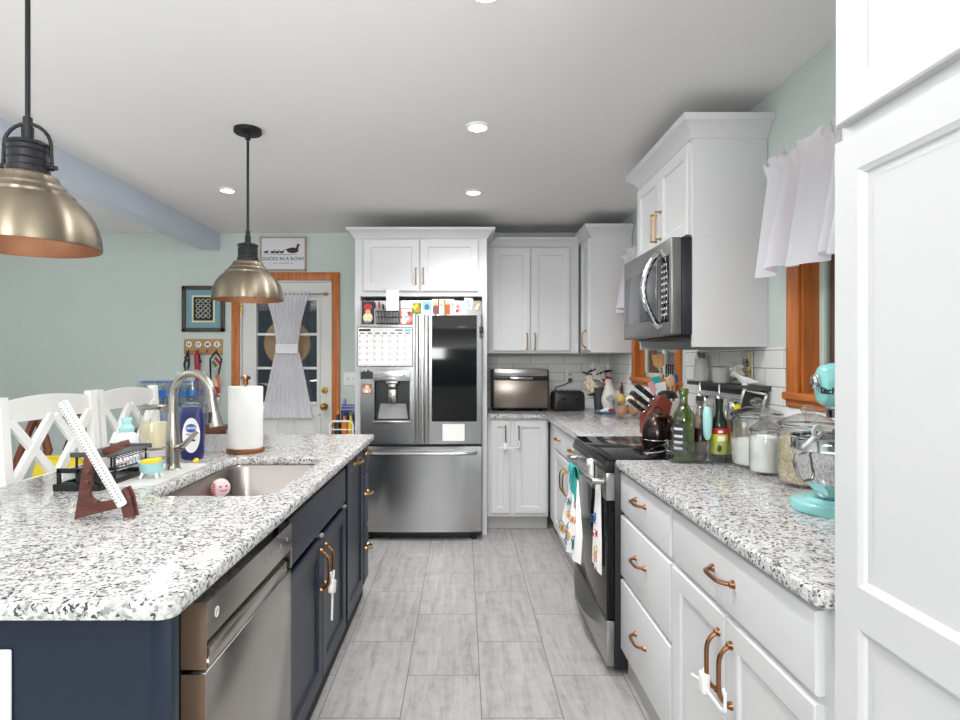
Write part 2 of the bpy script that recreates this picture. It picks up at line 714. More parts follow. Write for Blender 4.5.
M_copper = mat('copper_bronze', '#94694a', 0.28, 1.0, var=0.05, scale=40)
M_gold = mat('champagne_brass', '#b08e5c', 0.28, 1.0, var=0.05, scale=40)
M_brass = mat('antique_brass', '#8d8272', 0.24, 1.0, var=0.05, scale=6, stretch=(1, 1, 6))
_b = M_brass.node_tree.nodes['Principled BSDF']
_b.inputs['Anisotropic'].default_value = 0.85
_b.inputs['Roughness'].default_value = 0.36
_b.inputs['Anisotropic Rotation'].default_value = 0.25
_t = M_brass.node_tree.nodes.new('ShaderNodeTangent')
_t.direction_type = 'RADIAL'
_t.axis = 'Z'
M_brass.node_tree.links.new(_t.outputs[0], _b.inputs['Tangent'])
M_poldbrass = mat('polished_brass', '#c7a34e', 0.15, 1.0)
M_lining = mat('copper_lining', '#80553a', 0.5, 0.35, var=0.06, scale=10)
M_black = mat('black_plastic', '#1b1b1d', 0.35)
M_blackmetal = mat('black_iron', '#2a2a2d', 0.45, 0.6)
M_blackglass = mat('black_glass', '#0d0f10', 0.07, spec=0.28)
M_greyglass = mat('smoky_glass', '#4a4c50', 0.12, spec=0.6)
M_oak = wood('orange_oak', '#a85a22', '#c8783a', 5, (9, 9, 0.7))
M_oak_h = wood('orange_oak_flat', '#a85a22', '#c8783a', 5, (9, 0.7, 9))
M_redwood = wood('red_brown_wood', '#4b2722', '#6b3b32', 6, (4, 4, 20))
M_brownwood = wood('brown_chair_wood', '#5c2a16', '#86441f', 5, (8, 8, 1))
M_palewood = wood('pale_spoon_wood', '#b98a55', '#d3a871', 8, (10, 10, 1))
M_board = wood('hook_board_wood', '#a47b52', '#c39a6c', 6, (1, 8, 8))
M_framewood = wood('dark_frame_wood', '#3a2a26', '#54403a', 8, (6, 6, 6))
M_signwood = wood('pale_frame_wood', '#a28f7d', '#c1b09c', 8, (6, 6, 6))
M_chairwhite = mat('white_chair_paint', '#f0efed', 0.4, var=0.012, scale=4)
M_doorwhite = mat('white_door_paint', '#dcdcda', 0.45, var=0.015, scale=4)
M_paper = mat('white_paper', '#f3f2ef', 0.85, var=0.015, scale=40)
M_towelpaper = mat('paper_towel', '#dedddb', 0.95, var=0.015, scale=60, bump=0.25, bscale=260)
M_glass = thin_glass('window_glass', '#f1f1f0', 0.05)
M_jar = thin_glass('jar_glass', '#fcfdfd', 0.06, 0.02, 1.3)
M_acrylic = thin_glass('clear_acrylic', '#f8fafa', 0.07, 0.03)
M_greenglass = thin_glass('olive_green_glass', '#a3bd4a', 0.08)
M_sheer = sheer('sheer_white_voile', '#f8f7fc', 0.07)
M_valance = sheer('white_valance_cotton', '#f6f5fc', 0.06)
M_cloth = mat('white_tea_towel', '#f2f1f0', 0.95, bump=0.3, bscale=300)
M_teal2 = mat('teal_fabric', '#2aa7a2', 0.8)
M_aqua = mat('aqua_enamel', '#8ed3d3', 0.18, coat=0.5, var=0.02)
M_aquap = mat('pale_aqua_plastic', '#a9dada', 0.35)
M_red = mat('red', '#b3262b', 0.5)
M_pink = mat('pink', '#e9a6b6', 0.5)
M_orange = mat('orange', '#d77a2a', 0.5)
M_yellow = mat('yellow', '#e8cf2a', 0.5)
M_green = mat('green', '#5d8a35', 0.6)
M_blue = mat('blue', '#2c5fb0', 0.4)
M_skyblue = mat('sky_blue', '#8fc3ea', 0.5)
M_navyblue = mat('navy_blue_plastic', '#22285f', 0.3)
M_ink = mat('ink', '#26262b', 0.8)
M_midgrey = mat('mid_grey', '#8a8a8b', 0.6)
M_lightgrey = mat('light_grey_silicone', '#cfcfcc', 0.6)
M_charcoal = mat('charcoal_shelf', '#4a4b4f', 0.5)
M_cream = mat('cream', '#efe3bd', 0.6)
M_tan = mat('tan_straw', '#ecc49c', 0.8, var=0.12, scale=30)
M_screen = mat('grey_insect_screen', '#8b8f94', 0.8, var=0.08, scale=90)
M_night = mat('night_ground', '#20242a', 0.9)
# ------------------------------------------------------------------ the room
H, YB, XR, XL, YR = 2.46, 5.30, 1.295, -4.70, -3.0
b = MB(); b.box(XL - .1, XR + .1, YR - .1, YB + .1, -.1, 0)
struct(b.build('floor', M_floor))
b = MB(); b.box(XL - .1, XR + .1, YR - .1, YB + .1, H, H + .1)
struct(b.build('ceiling', M_ceil))
DX0, DX1, DZ = -1.97, -1.155, 2.04       # door opening
b = MB()
b.box(XL - .1, DX0, YB, YB + .14, 0, H); b.box(DX1, XR + .14, YB, YB + .14, 0, H); b.box(DX0, DX1, YB, YB + .14, DZ, H)
struct(b.build('wall_back', M_teal))
W1 = (1.42, 2.292, 1.21, 2.05)           # near window opening: y0, y1, z0, z1
W2 = (3.62, 4.47, 1.21, 2.05)
b = MB()
for y0, y1 in ((YR, W1[0]), (W1[1], W2[0]), (W2[1], YB)):
    b.box(XR, XR + .14, y0, y1, 0, H)
for y0, y1, z0, z1 in (W1, W2):
    b.box(XR, XR + .14, y0, y1, 0, z0); b.box(XR, XR + .14, y0, y1, z1, H)
struct(b.build('wall_right', M_teal))
b = MB(); b.box(XL - .1, XL, YR, YB, 0, H)
struct(b.build('wall_left', M_teal))
b = MB(); b.box(XL - .1, XR + .1, YR - .1, YR, 0, H)
struct(b.build('wall_rear', M_rearwall_dark))
b = MB(); b.box(-2.30, -2.145, YR, YB, 2.305, H)
struct(b.build('trim_beam', M_beam))
b = MB(); b.box(XL, DX0 - .07, YB - .015, YB, 0, .10, .004); b.box(DX1 + .07, -.85, YB - .015, YB, 0, .10, .004)
struct(b.build('baseboard_back', M_doorwhite))
b = MB(); b.box(.19, XR, YB - .008, YB, .914, 1.40)
struct(b.build('trim_backsplash_back', M_tile_x))
b = MB()
b.box(XR - .008, XR, 1.09, YB - .008, .914, 1.175)
for y0, y1 in ((2.40, 3.47), (4.56, YB - .008)):
    b.box(XR - .008, XR, y0, y1, 1.175, 1.39)
struct(b.build('trim_backsplash_side', M_tile_y))


def window(name, y0, y1, z0, z1):
    e = sempty(name, (XR, 0, 0))
    c = .082
    b = MB()
    b.box(-.018, 0, y1 - .004, y1 + c, z0 - .02, z1 + c, .003)
    b.box(-.018, 0, y0 - c, y0 + .004, z0 - .02, z1 + c, .003)
    b.box(-.018, 0, y0 - .004, y1 + .004, z1 - .004, z1 + c, .003)
    b.build('casing', M_oak, e)
    b = MB()
    b.box(-.004, .085, y1 - .016, y1, z0, z1); b.box(-.004, .085, y0, y0 + .016, z0, z1); b.box(-.004, .085, y0, y1, z1 - .016, z1)
    b.build('jamb', M_oak, e)
    b = MB()
    b.box(-.034, .085, y0 - c - .006, y1 + c + .006, z0 - .028, z0 + .002, .006)
    b.box(-.02, 0, y0 - c, y1 + c, z0 - .055, z0 - .026, .003)
    b.build('sill', M_oak_h, e)
    b = MB()
    ym = (y0 + y1) / 2
    for a0, a1, bb0, bb1 in ((y0 + .016, y0 + .046, z0, z1), (y1 - .046, y1 - .016, z0, z1), (ym - .02, ym + .02, z0, z1)):
        b.box(.055, .080, a0, a1, bb0, bb1, .003)
    b.box(.055, .080, y0 + .016, y1 - .016, z0, z0 + .035, .003); b.box(.055, .080, y0 + .016, y1 - .016, z1 - .045, z1 - .016, .003)
    b.build('sash', mat('pale_green_sash', '#cfe0d6', 0.4), e)
    b = MB(); b.box(.066, .069, y0 + .03, y1 - .03, z0 + .02, z1 - .03)
    b.build('pane', M_glass, e)
    b = MB(); b.box(.088, .090, y0 + .01, y1 - .01, z0 + .01, z1 - .02)
    b.build('insect_screen', M_screen, e)


window('window_1', *W1)
window('window_2', *W2)

# back door with its oak casing
e = sempty('door_1', (0, YB, 0))
b = MB()
b.box(DX0 - .07, DX0 + .002, -.02, 0, 0, DZ + .07, .004); b.box(DX1 - .002, DX1 + .07, -.02, 0, 0, DZ + .07, .004); b.box(DX0, DX1, -.02, 0, DZ - .002, DZ + .07, .004)
b.build('casing', M_oak, e)
b = MB()
b.box(DX0, DX0 + .014, -.004, .12, 0, DZ); b.box(DX1 - .014, DX1, -.004, .12, 0, DZ); b.box(DX0, DX1, -.004, .12, DZ - .014, DZ)
b.build('jamb', M_doorwhite, e)
gx0, gx1, gz0, gz1 = -1.83, -1.295, .965, 1.865
sx0, sx1 = DX0 + .016, DX1 - .016
b = MB()
b.box(sx0, gx0, .02, .062, .01, DZ - .016); b.box(gx1, sx1, .02, .062, .01, DZ - .016)
b.box(gx0, gx1, .02, .062, gz1, DZ - .016); b.box(gx0, gx1, .02, .062, .01, gz0)
for a0, a1, z0, z1 in ((gx0 - .03, gx0, gz0 - .03, gz1 + .03), (gx1, gx1 + .03, gz0 - .03, gz1 + .03), (gx0, gx1, gz1, gz1 + .03), (gx0, gx1, gz0 - .03, gz0)):
    b.box(a0, a1, .010, .022, z0, z1, .004)
for a0, a1 in ((-1.86, -1.60), (-1.53, -1.26)):
    for c0, c1, z0, z1 in ((a0, a0 + .02, .22, .86), (a1 - .02, a1, .22, .86), (a0, a1, .84, .86), (a0, a1, .22, .24)):
        b.box(c0, c1, .012, .021, z0, z1, .004)
    b.box(a0 + .05, a1 - .05, .014, .021, .27, .81, .005)
b.build('door_slab', M_doorwhite, e)
b = MB()
for z in (1.265, 1.565):
    b.box(gx0, gx1, .026, .045, z - .011, z + .011)
b.box((gx0 + gx1) / 2 - .009, (gx0 + gx1) / 2 + .009, .026, .045, gz0, gz1)
b.build('muntin', M_doorwhite, e)
b = MB(); b.box(gx0, gx1, .048, .052, gz0, gz1)
b.build('pane', M_glass, e)
b = MB()
b.cyl((-1.226, .02, .925), (-1.226, .0, .925), .032, .03); b.cyl((-1.226, .0, .925), (-1.226, -.03, .925), .012); b.sphere((-1.226, -.045, .925), .028, (1, .8, 1))
b.build('door_knob', M_poldbrass, e)
b = MB()
b.cyl((-1.226, .02, 1.068), (-1.226, .004, 1.068), .031, .027); b.box(-1.231, -1.221, -.012, .006, 1.05, 1.086, .003)
b.build('deadbolt', M_poldbrass, e)
for z in (.35, 1.05, 1.78):
    b = MB(); b.cyl((DX0 + .014, -.008, z - .045), (DX0 + .014, -.008, z + .045), .008)
    b.build('hinge', M_poldbrass, e)
# porch ground in the night outside
b = MB(); b.box(-4, 6, YB + .16, YB + 6, -.25, -.15)
struct(b.build('ground', M_night))

# ------------------------------------------------------------------ cabinet pieces (front faces -Y, face frame at y = 0)
FT = .020


def front_mesh(x0, x1, z0, z1, style='shaker', rail=.058, t=FT):
    b = MB()

    def ring(i, y):
        return [(x0 + i, y, z0 + i), (x1 - i, y, z0 + i), (x1 - i, y, z1 - i), (x0 + i, y, z1 - i)]
    rings = [ring(0, 0), ring(0, -t + .003), ring(.003, -t)]
    if style == 'shaker':
        rings += [ring(rail, -t), ring(rail + .006, -t + .004), ring(rail + .008, -t + .010), ring(rail + .02, -t + .011)]
    elif style == 'slab':
        rings = [ring(0, 0), ring(0, -t + .007), ring(.003, -t + .002), ring(.010, -t)]
    b.loops(rings, flat=(1,))
    return b


def pull(x, z, L, orient='v', m=None, parent=None, y=-FT, out=.028, r=.0060, style='bow'):
    """bar pull with two feet, standing off a front"""
    b = MB()
    n = 18
    pts = []
    for i in range(n + 1):
        s = i / n
        q = (s - .5) * L
        if style == 'bow':
            d = -.004 - out * (1 - abs(2 * s - 1) ** 5)
        else:
            d = -out
        p = (x, y + d, z + q) if orient == 'v' else (x + q, y + d, z)
        pts.append(p)
    b.tube(pts, r, 8)
    for s in (-.5, .5):
        px_, pz_ = (x, z + s * L) if orient == 'v' else (x + s * L, z)
        b.cyl((px_, y + .001, pz_), (px_, y - .006, pz_), r * 1.9, r * 1.6, 12)
        if style != 'bow':
            b.cyl((px_, y, pz_), (px_, y - out, pz_), r, r, 10)
            b.sphere((px_, y - out, pz_), r * 1.15, seg=10)
        else:
            b.sphere((px_, y - .006, pz_), r * 1.4, seg=10)
    return b.build('handle', m, parent)


def carcass(root, w, d, z0, z1, m, toe=True, toe_m=None, name='body', tr=.015):
    b = MB()
    b.box(0, w, 0, d, z0, z1, .0015, 1)
    b.build(name, m, root)
    if toe:
        t = MB(); t.box(0, w, tr, d, 0, z0)
        t.build('toe_kick', toe_m or M_toe, root)


def crown(root, x0, x1, d, zb, h=.075, proj=.055, left=True, right=True, m=None, dr=None):
    b = MB()
    prof = [(0.002, 0), (0.008, .006), (0.012, .018), (0.026, .036), (0.044, .052), (proj - .004, .058), (proj, .060), (proj, h)]
    rings = []
    for o, z in prof:
        ol, orr = (o if left else 0), (o if right else 0)
        rings.append([(x0 - ol, d, zb + z), (x0 - ol, -o, zb + z), (x1 + orr, -o, zb + z), (x1 + orr, dr or d, zb + z)])
    b.loops(rings)
    return b.build('crown_moulding', m or M_white, root, 25)


R_ = -PI / 2      # right hand run: faces -X, local x runs towards the camera
I_ = PI / 2       # island run: faces +X, local x runs away from the camera
FX = .685         # face frame of the right hand run

# --- tall pantry at the right edge of the picture
t = thing('pantry_cabinet', 'tall white pantry cabinet with recessed panel doors at the right edge', 'cabinet', (FX, 1.085, 0), R_)
b = MB(); b.box(0, .66, 0, .60, .1, 2.40, .0015, 1); b.build('body', M_white, t)
b = MB(); b.box(0, .66, .06, .60, 0, .1); b.build('toe_kick', M_toe, t)
d = front_mesh(.012, .645, 1.752, 2.36, rail=.062).build('door', M_white, t)
pull(.60, 1.85, .13, 'v', M_copper, d)
# lower door: two recessed panels split by a mid rail
b = MB()
x0, x1, z0, z1, rl = .012, .645, .13, 1.722, .062
mids = [(z0 + rl, .885), (.955, z1 - rl)]
b.box(x0, x1, -.009, 0, z0, z1)
for a0, a1, c0, c1 in ((x0, x0 + rl, z0, z1), (x1 - rl, x1, z0, z1), (x0 + rl, x1 - rl, z0, z0 + rl), (x0 + rl, x1 - rl, z1 - rl, z1), (x0 + rl, x1 - rl, .885, .955)):
    b.box(a0, a1, -FT, -.004, c0, c1)
for c0, c1 in mids:
    o = [(x0 + rl, c0), (x1 - rl, c0), (x1 - rl, c1), (x0 + rl, c1)]
    rings = []
    for i, y in ((0, -FT + .0005), (.008, -FT + .005), (.010, -.0095), (.022, -.0095)):
        rings.append([(x0 + rl + i, y, c0 + i), (x1 - rl - i, y, c0 + i), (x1 - rl - i, y, c1 - i), (x0 + rl + i, y, c1 - i)])
    b.loops(rings, cap0=False, cap1=False)
d = b.build('door', M_white, t)
pull(.60, 1.10, .13, 'v', M_copper, d)
b = MB(); b.box(0, .66, -.035, .60, 2.40, 2.455, .004); b.build('crown_moulding', M_white, t)

# --- base run on the right
t = thing('drawer_cabinet', 'white base cabinet with three stacked drawers right of the black range', 'cabinet', (FX, 2.545, 0), R_)
carcass(t, .623, .595, .105, .878, M_white)
for z0, z1 in ((.700, .862), (.430, .682), (.118, .412)):
    d = front_mesh(.006, .612, z0, z1, 'slab').build('drawer', M_white, t)
    pull(.30, (z0 + z1) / 2 + .02, .118, 'h', M_copper, d)

t = thing('base_cabinet', 'white base cabinet with one wide drawer over two doors, nearest on the right', 'cabinet', (FX, 1.920, 0), R_, 'white base cabinets')
carcass(t, .828, .595, .105, .878, M_white)
d = front_mesh(.008, .785, .700, .862, 'slab').build('drawer', M_white, t)
pull(.385, .785, .12, 'h', M_copper, d)
d = front_mesh(.008, .393, .118, .684).build('door', M_white, t)
pull(.360, .555, .150, 'v', M_copper, d)
d = front_mesh(.399, .785, .118, .684).build('door', M_white, t)
pull(.434, .555, .150, 'v', M_copper, d)

t = thing('base_cabinet', 'white base cabinet with two small drawers and two doors left of the black range', 'cabinet', (FX, 4.42, 0), R_, 'white base cabinets')
carcass(t, 1.115, .595, .105, .878, M_white)
b = MB(); b.box(-.285, -.002, 0, .55, .105, .878); b.build('corner_filler', M_white, t)
for x0, x1 in ((.012, .54), (.546, 1.08)):
    d = front_mesh(x0, x1, .700, .862, 'slab').build('drawer', M_white, t)
    pull((x0 + x1) / 2, .79, .10, 'h', M_gold, d)
for x0, x1, hx in ((.012, .54, .49), (.546, 1.08, .60)):
    d = front_mesh(x0, x1, .118, .684).build('door', M_white, t)
    pull(hx, .55, .16, 'v', M_gold, d)

t = thing('base_cabinet', 'white two-door base cabinet under the toaster oven, right of the refrigerator', 'cabinet', (.19, 4.72, 0), 0, 'white base cabinets')
carcass(t, .48, .575, .105, .878, M_white, tr=.06)
d = front_mesh(.030, .178, .135, .862, rail=.045).build('door', M_white, t)
pull(.142, .735, .16, 'v', M_gold, d, style='bar', r=.005)
d = front_mesh(.215, .466, .135, .862, rail=.05).build('door', M_white, t)
pull(.246, .735, .16, 'v', M_gold, d, style='bar', r=.005)

# --- wall cabinets
ZC0, ZC1 = 1.393, 2.262
t = thing('wall_cabinet', 'tall white two-door wall cabinet above the toaster oven', 'cabinet', (.19, 4.955, 0), 0, 'white wall cabinets')
carcass(t, .765, .34, ZC0, ZC1 + .02, M_white, toe=False)
d = front_mesh(.055, .364, ZC0 + .02, ZC1).build('door', M_white, t)
pull(.335, 1.49, .13, 'v', M_gold, d, style='bar', r=.0045)
d = front_mesh(.370, .690, ZC0 + .02, ZC1).build('door', M_white, t)
pull(.400, 1.49, .13, 'v', M_gold, d, style='bar', r=.0045)
crown(t, 0, .765, .34, ZC1 + .004, left=False, right=False)

t = thing('wall_cabinet', 'narrow white corner wall cabinet with its blank side towards the window', 'cabinet', (.975, 4.94, 0), R_, 'white wall cabinets')
carcass(t, .36, .315, ZC0, ZC1 + .03, M_white, toe=False)
d = front_mesh(.075, .350, ZC0 + .02, ZC1 + .005, rail=.05).build('door', M_white, t)
pull(.285, 1.50, .13, 'v', M_gold, d)
crown(t, -.02, .36, .315, ZC1 + .02, h=.085, left=False)

# cabinet over the microwave, its side panels run down past it
t = thing('wall_cabinet', 'white two-door cabinet over the microwave with long side panels', 'cabinet', (.975, 3.31, 0), R_, 'white wall cabinets')
w = 3.31 - 2.545
carcass(t, w, .318, 1.868, 2.30, M_white, toe=False)
for x0, x1 in ((0, .019), (w - .019, w)):
    b = MB(); b.box(x0, x1, 0, .318, 1.393, 1.868); b.build('side_panel', M_white, t)
d = front_mesh(.02, w / 2 - .003, 1.872, 2.262, rail=.05).build('door', M_white, t)
pull(w / 2 - .035, 1.985, .13, 'v', M_gold, d, style='bar', r=.0045)
d = front_mesh(w / 2 + .003, w - .012, 1.872, 2.262, rail=.05).build('door', M_white, t)
pull(w / 2 + .035, 1.985, .13, 'v', M_gold, d, style='bar', r=.0045)
crown(t, 0, w, .318, 2.275, h=.09, proj=.058)

# surround and cabinet over the refrigerator
FC = 4.58
t = thing('refrigerator_surround', 'white cabinet and side panels framing the steel refrigerator', 'cabinet', (-.825, FC, 0))
w = 1.008
b = MB()
b.box(0, w, 0, YB - FC - .005, 1.822, 2.285, .0015, 1)
b.build('body', M_white, t)
for x0, x1 in ((0, .042), (w - .036, w)):
    b = MB(); b.box(x0, x1, 0, YB - FC - .005, 0, 1.822, .001, 1); b.build('side_panel', M_white, t)
d = front_mesh(.065, .492, 1.862, 2.255, rail=.055).build('door', M_white, t)
pull(.468, 1.975, .115, 'v', M_gold, d, style='bar', r=.0045)
d = front_mesh(.500, .940, 1.862, 2.255, rail=.055).build('door', M_white, t)
pull(.524, 1.975, .115, 'v', M_gold, d, style='bar', r=.0045)
crown(t, 0, w, YB - FC - .005, 2.262, h=.078, proj=.06, dr=.305)

# ------------------------------------------------------------------ worktops
CT0, CT1 = .880, .914
b = MB()
b.prism([(.19, YB - .009), (.19, 4.69), (.645, 4.69), (.645, 3.295), (XR - .009, 3.295), (XR - .009, YB - .009)], CT0, CT1, .006, 3)
tag(b.build('countertop', M_gran), 'speckled granite worktop running round the far corner under the toaster', 'countertop', 'granite worktops')
b = MB()
pts = [(XR - .009, 2.545), (.652, 2.545), (.645, 2.538), (.645, 1.13), (.650, 1.107), (.662, 1.095), (.682, 1.090), (XR - .009, 1.090)]
b.prism(pts, CT0, CT1, .008, 3)
tag(b.build('countertop', M_gran), 'speckled granite worktop with jars and bottles, right of the range', 'countertop', 'granite worktops')

# island top with the sink cut-out
IX0, IX1, IY0, IY1 = -1.545, -.505, 1.045, 3.43
SX0, SX1, SY0, SY1 = -1.0, -.60, 1.87, 2.615


def slab_with_hole(x0, x1, y0, y1, r, hx0, hx1, hy0, hy1, hr, z0, z1, e=.008):
    b = MB()
    t = bmesh.new()

    def loop(off, z, hole=False):
        if hole:
            return [Vector((x, y, z)) for x, y in rrect(hx0 - off, hx1 + off, hy0 - off, hy1 + off, hr + off, 8)]
        return [Vector((x, y, z)) for x, y in rrect(x0 + off, x1 - off, y0 + off, y1 - off, max(.002, r - off), 8)]
    prof = [(e, z0), (e * .3, z0 + e * .3), (0, z0 + e), (0, z1 - e), (e * .3, z1 - e * .3), (e, z1)]
    sides = []
    for hole in (False, True):
        R = [[t.verts.new(p) for p in loop(o if not hole else o * .5, z, hole)] for o, z in prof]
        n = len(R[0])
        for a, c in zip(R[:-1], R[1:]):
            for i in range(n):
                t.faces.new((a[i], a[(i + 1) % n], c[(i + 1) % n], c[i]))
        sides.append(R)
    for k in (0, -1):
        o, h = sides[0][k], sides[1][k]
        allv = o + h
        for tri in tessellate_polygon([[v.co for v in o], [v.co for v in h]]):
            try:
                t.faces.new([allv[i] for i in tri])
            except ValueError:
                pass
    b.merge(t, flat=(2,))
    return b


b = slab_with_hole(IX0, IX1, IY0, IY1, .030, SX0, SX1, SY0, SY1, .07, CT0, CT1)
tag(b.build('countertop', M_gran), 'long speckled granite island top with the sink cut into it', 'countertop', 'granite worktops')

# undermount sink
t = thing('sink', 'stainless steel undermount sink set in the granite island top', 'sink', ((SX0 + SX1) / 2, (SY0 + SY1) / 2, CT0 - .2))
b = MB()
hw, hd = (SX1 - SX0) / 2 + .004, (SY1 - SY0) / 2 + .004
rings = []
for off, z, r in ((-.022, .1985, .09), (0, .1985, .07), (.004, .19, .07), (.012, .03, .07), (.03, .008, .06), (.06, .002, .05)):
    rings.append([(x, y, z) for x, y in rrect(-hw + off, hw - off, -hd + off, hd - off, r, 8)])
outer = []
for off, z, r in ((.055, -.006, .05), (.022, 0, .06), (.006, .03, .07), (-.004, .19, .07), (-.022, .1945, .09)):
    outer.append([(x, y, z) for x, y in rrect(-hw + off, hw - off, -hd + off, hd - off, r, 8)])
b.loops(outer + rings)
b.build('basin', M_sink, t)
b = MB(); b.lathe([(0, .0035), (.03, .0035), (.034, .006), (.045, .006), (.047, .002), (0, .002)], (0, .1, 0)); b.build('drain', M_chrome, t)

# ------------------------------------------------------------------ island carcasses
FI = -.555
t = thing('island_end_panel', 'navy blue end panel of the island with a corner post', 'panel', (0, 1.085, 0))
b = MB()
b.box(-1.16, -.565, .008, .03, 0, .879)
b.build('panel', M_navy, t)
b = MB(); b.box(-.565, -.527, 0, .030, 0, .879, .002); b.build('corner_post', M_navy, t)
t = thing('island_back_panel', 'navy blue back panel of the island behind the stools', 'panel', (-1.16, 1.116, 0))
b = MB(); b.box(0, .018, 0, 2.29, 0, .879); b.build('panel', M_navy, t)

t = thing('sink_cabinet', 'navy blue double-door cabinet under the sink beside the dishwasher', 'cabinet', (FI, 1.815, 0), I_, 'navy island cabinets')
b = MB()
for x0, x1, y0, y1, z0, z1 in ((0, .018, 0, .58, .105, .675), (.93, .948, 0, .58, .105, .675), (.018, .93, .562, .58, .105, .675), (.018, .93, .02, .562, .105, .123), (.018, .93, 0, .02, .105, .13), (.465, .485, 0, .02, .13, .675)):
    b.box(x0, x1, y0, y1, z0, z1)
b.build('body', M_navy, t)
b = MB(); b.box(0, .948, .015, .58, 0, .105); b.build('toe_kick', M_dark, t)
b = MB(); b.box(0, .948, 0, .02, .675, .878); b.build('top_rail', M_navy, t)
front_mesh(.04, .925, .688, .845, 'slab').build('false_front', M_navy, t)
for x0, x1, hx in ((.012, .474, .44), (.480, .925, .515)):
    d = front_mesh(x0, x1, .118, .665, rail=.058).build('door', M_navy, t)
    pull(hx, .545, .15, 'v', M_copper, d)
for x in (.455, .90):
    b = MB(); b.box(x - .012, x + .012, -.026, .0, .667, .680, .002); b.build('door_bumper', M_midgrey, t)

t = thing('pull_out_cabinet', 'narrow navy blue pull-out cabinet with a top bar handle', 'cabinet', (FI, 2.766, 0), I_, 'navy island cabinets')
carcass(t, .470, .58, .105, .878, M_navy, toe_m=M_dark)
d = front_mesh(.018, .452, .118, .855).build('door', M_navy, t)
pull(.235, .828, .12, 'h', M_gold, d)

t = thing('island_drawer_cabinet', 'narrow navy blue cabinet with three drawers at the far island end', 'cabinet', (FI, 3.239, 0), I_, 'navy island cabinets')
carcass(t, .168, .58, .105, .878, M_navy, toe_m=M_dark)
for z0, z1 in ((.710, .855), (.425, .698), (.118, .412)):
    d = front_mesh(.008, .160, z0, z1, 'slab').build('drawer', M_navy, t)
    pull(.084, (z0 + z1) / 2 + .04, .075, 'h', M_gold, d)
# ------------------------------------------------------------------ refrigerator
FY, FXC = 4.42, -.31


def fcurve(x):
    return .018 * (x / .45) ** 2


def plan(x0, x1, back, n=8):
    f = [(x0 + (x1 - x0) * i / n, fcurve(x0 + (x1 - x0) * i / n)) for i in range(n + 1)]
    return f + [(x1, back), (x0, back)]


t = thing('refrigerator', 'stainless french-door refrigerator with dark glass panel and ice dispenser', 'refrigerator', (FXC, FY, 0))
b = MB(); b.box(-.448, .448, .085, .80, .04, 1.772, .004); b.build('body', mat('fridge_grey_side', '#6a6a6c', .5), t)
dl = MB()
rx0, rx1, rz0, rz1 = -.345, -.082, .878, 1.256
dl.prism(plan(-.448, -.003, .08), .718, rz0); dl.prism(plan(-.448, -.003, .08), rz1, 1.775)
dl.prism(plan(-.448, rx0, .08), rz0, rz1); dl.prism(plan(rx1, -.003, .08), rz0, rz1)
d = dl.build('door', M_fridge, t)
b = MB(); b.box(-.046, -.012, -.034, .0, .725, 1.675, .010, 3); b.build('handle', M_steel, d)
b = MB()
b.box(rx0 - .006, rx1 + .006, -.003, .075, rz1 - .075, rz1 + .004, .002)
b.build('dispenser_panel', M_fridge, d)
b = MB()
b.box(rx0, rx0 + .004, .012, .078, rz0, rz1 - .07); b.box(rx1 - .004, rx1, .012, .078, rz0, rz1 - .07); b.box(rx0, rx1, .074, .079, rz0, rz1)
b.build('dispenser_recess', M_black, d)
b = MB()
b.prism([(-.112, 0), (.112, 0), (.078, .235), (-.078, .235)], 0, .012, M=at((rx0 + rx1) / 2, .068, rz0 + .02, PI / 2 - .16))
b.build('ice_chute', mat('grey_chute', '#8b8c8e', .4), d)
b = MB()
cx = (rx0 + rx1) / 2
b.box(cx - .044, cx + .044, .0, .06, rz1 - .098, rz1 - .072, .006); b.box(cx - .028, cx + .028, .01, .06, rz1 - .128, rz1 - .096, .006)
b.box(cx - .03, cx + .03, .028, .036, rz1 - .235, rz1 - .135, .008)
b.build('dispenser_nozzle', M_steelh, d)
b = MB(); b.box(rx0 - .004, rx1 + .004, -.012, .07, rz0 - .006, rz0 + .012, .004); b.build('drip_tray', M_steelh, d)
b = MB()
for i in range(5):
    b.box(rx0 + .05 + i * .035, rx0 + .065 + i * .035, -.0045, -.002, rz1 - .045, rz1 - .042)
b.box(rx1 - .045, rx1 - .038, -.0045, -.002, rz1 - .04, rz1 - .025)
b.build('control_marks', M_ink, d)
b = MB(); b.prism(plan(.003, .448, .08), .718, 1.775); d = b.build('door', M_fridge, t)
b = MB(); b.box(.020, .060, -.034, .002, .725, 1.675, .010, 3); b.build('handle', M_steel, d)
b = MB()
b.prism([(.080, -.006), (.412, -.001), (.412, .03), (.080, .03)], .884, 1.667, .002)
b.build('glass_panel', M_blackglass, d, label='dark glass window in the right refrigerator door')
b = MB(); b.prism(plan(-.448, .448, .08), .068, .698, .006); d = b.build('freezer_drawer', M_fridge, t)
b = MB()
pts = [(-.40, .018, .655), (-.40, -.028, .655)] + [(-.40 + .8 * i / 10, -.040 - .010 * math.sin(PI * i / 10), .655) for i in range(1, 10)] + [(.40, -.028, .655), (.40, .018, .655)]
b.tube(pts, .019, 12, flat=.55)
b.build('handle', M_steelh, d)
b = MB(); b.box(-.43, .43, .09, .2, .015, .085); b.build('kick_grille', M_black, t)
for x in (-.39, .39):
    b = MB(); b.cyl((x, .08, 0), (x, .08, .03), .022); b.build('foot', M_black, t)


def fsurf(X):
    return FY + fcurve(X - FXC)


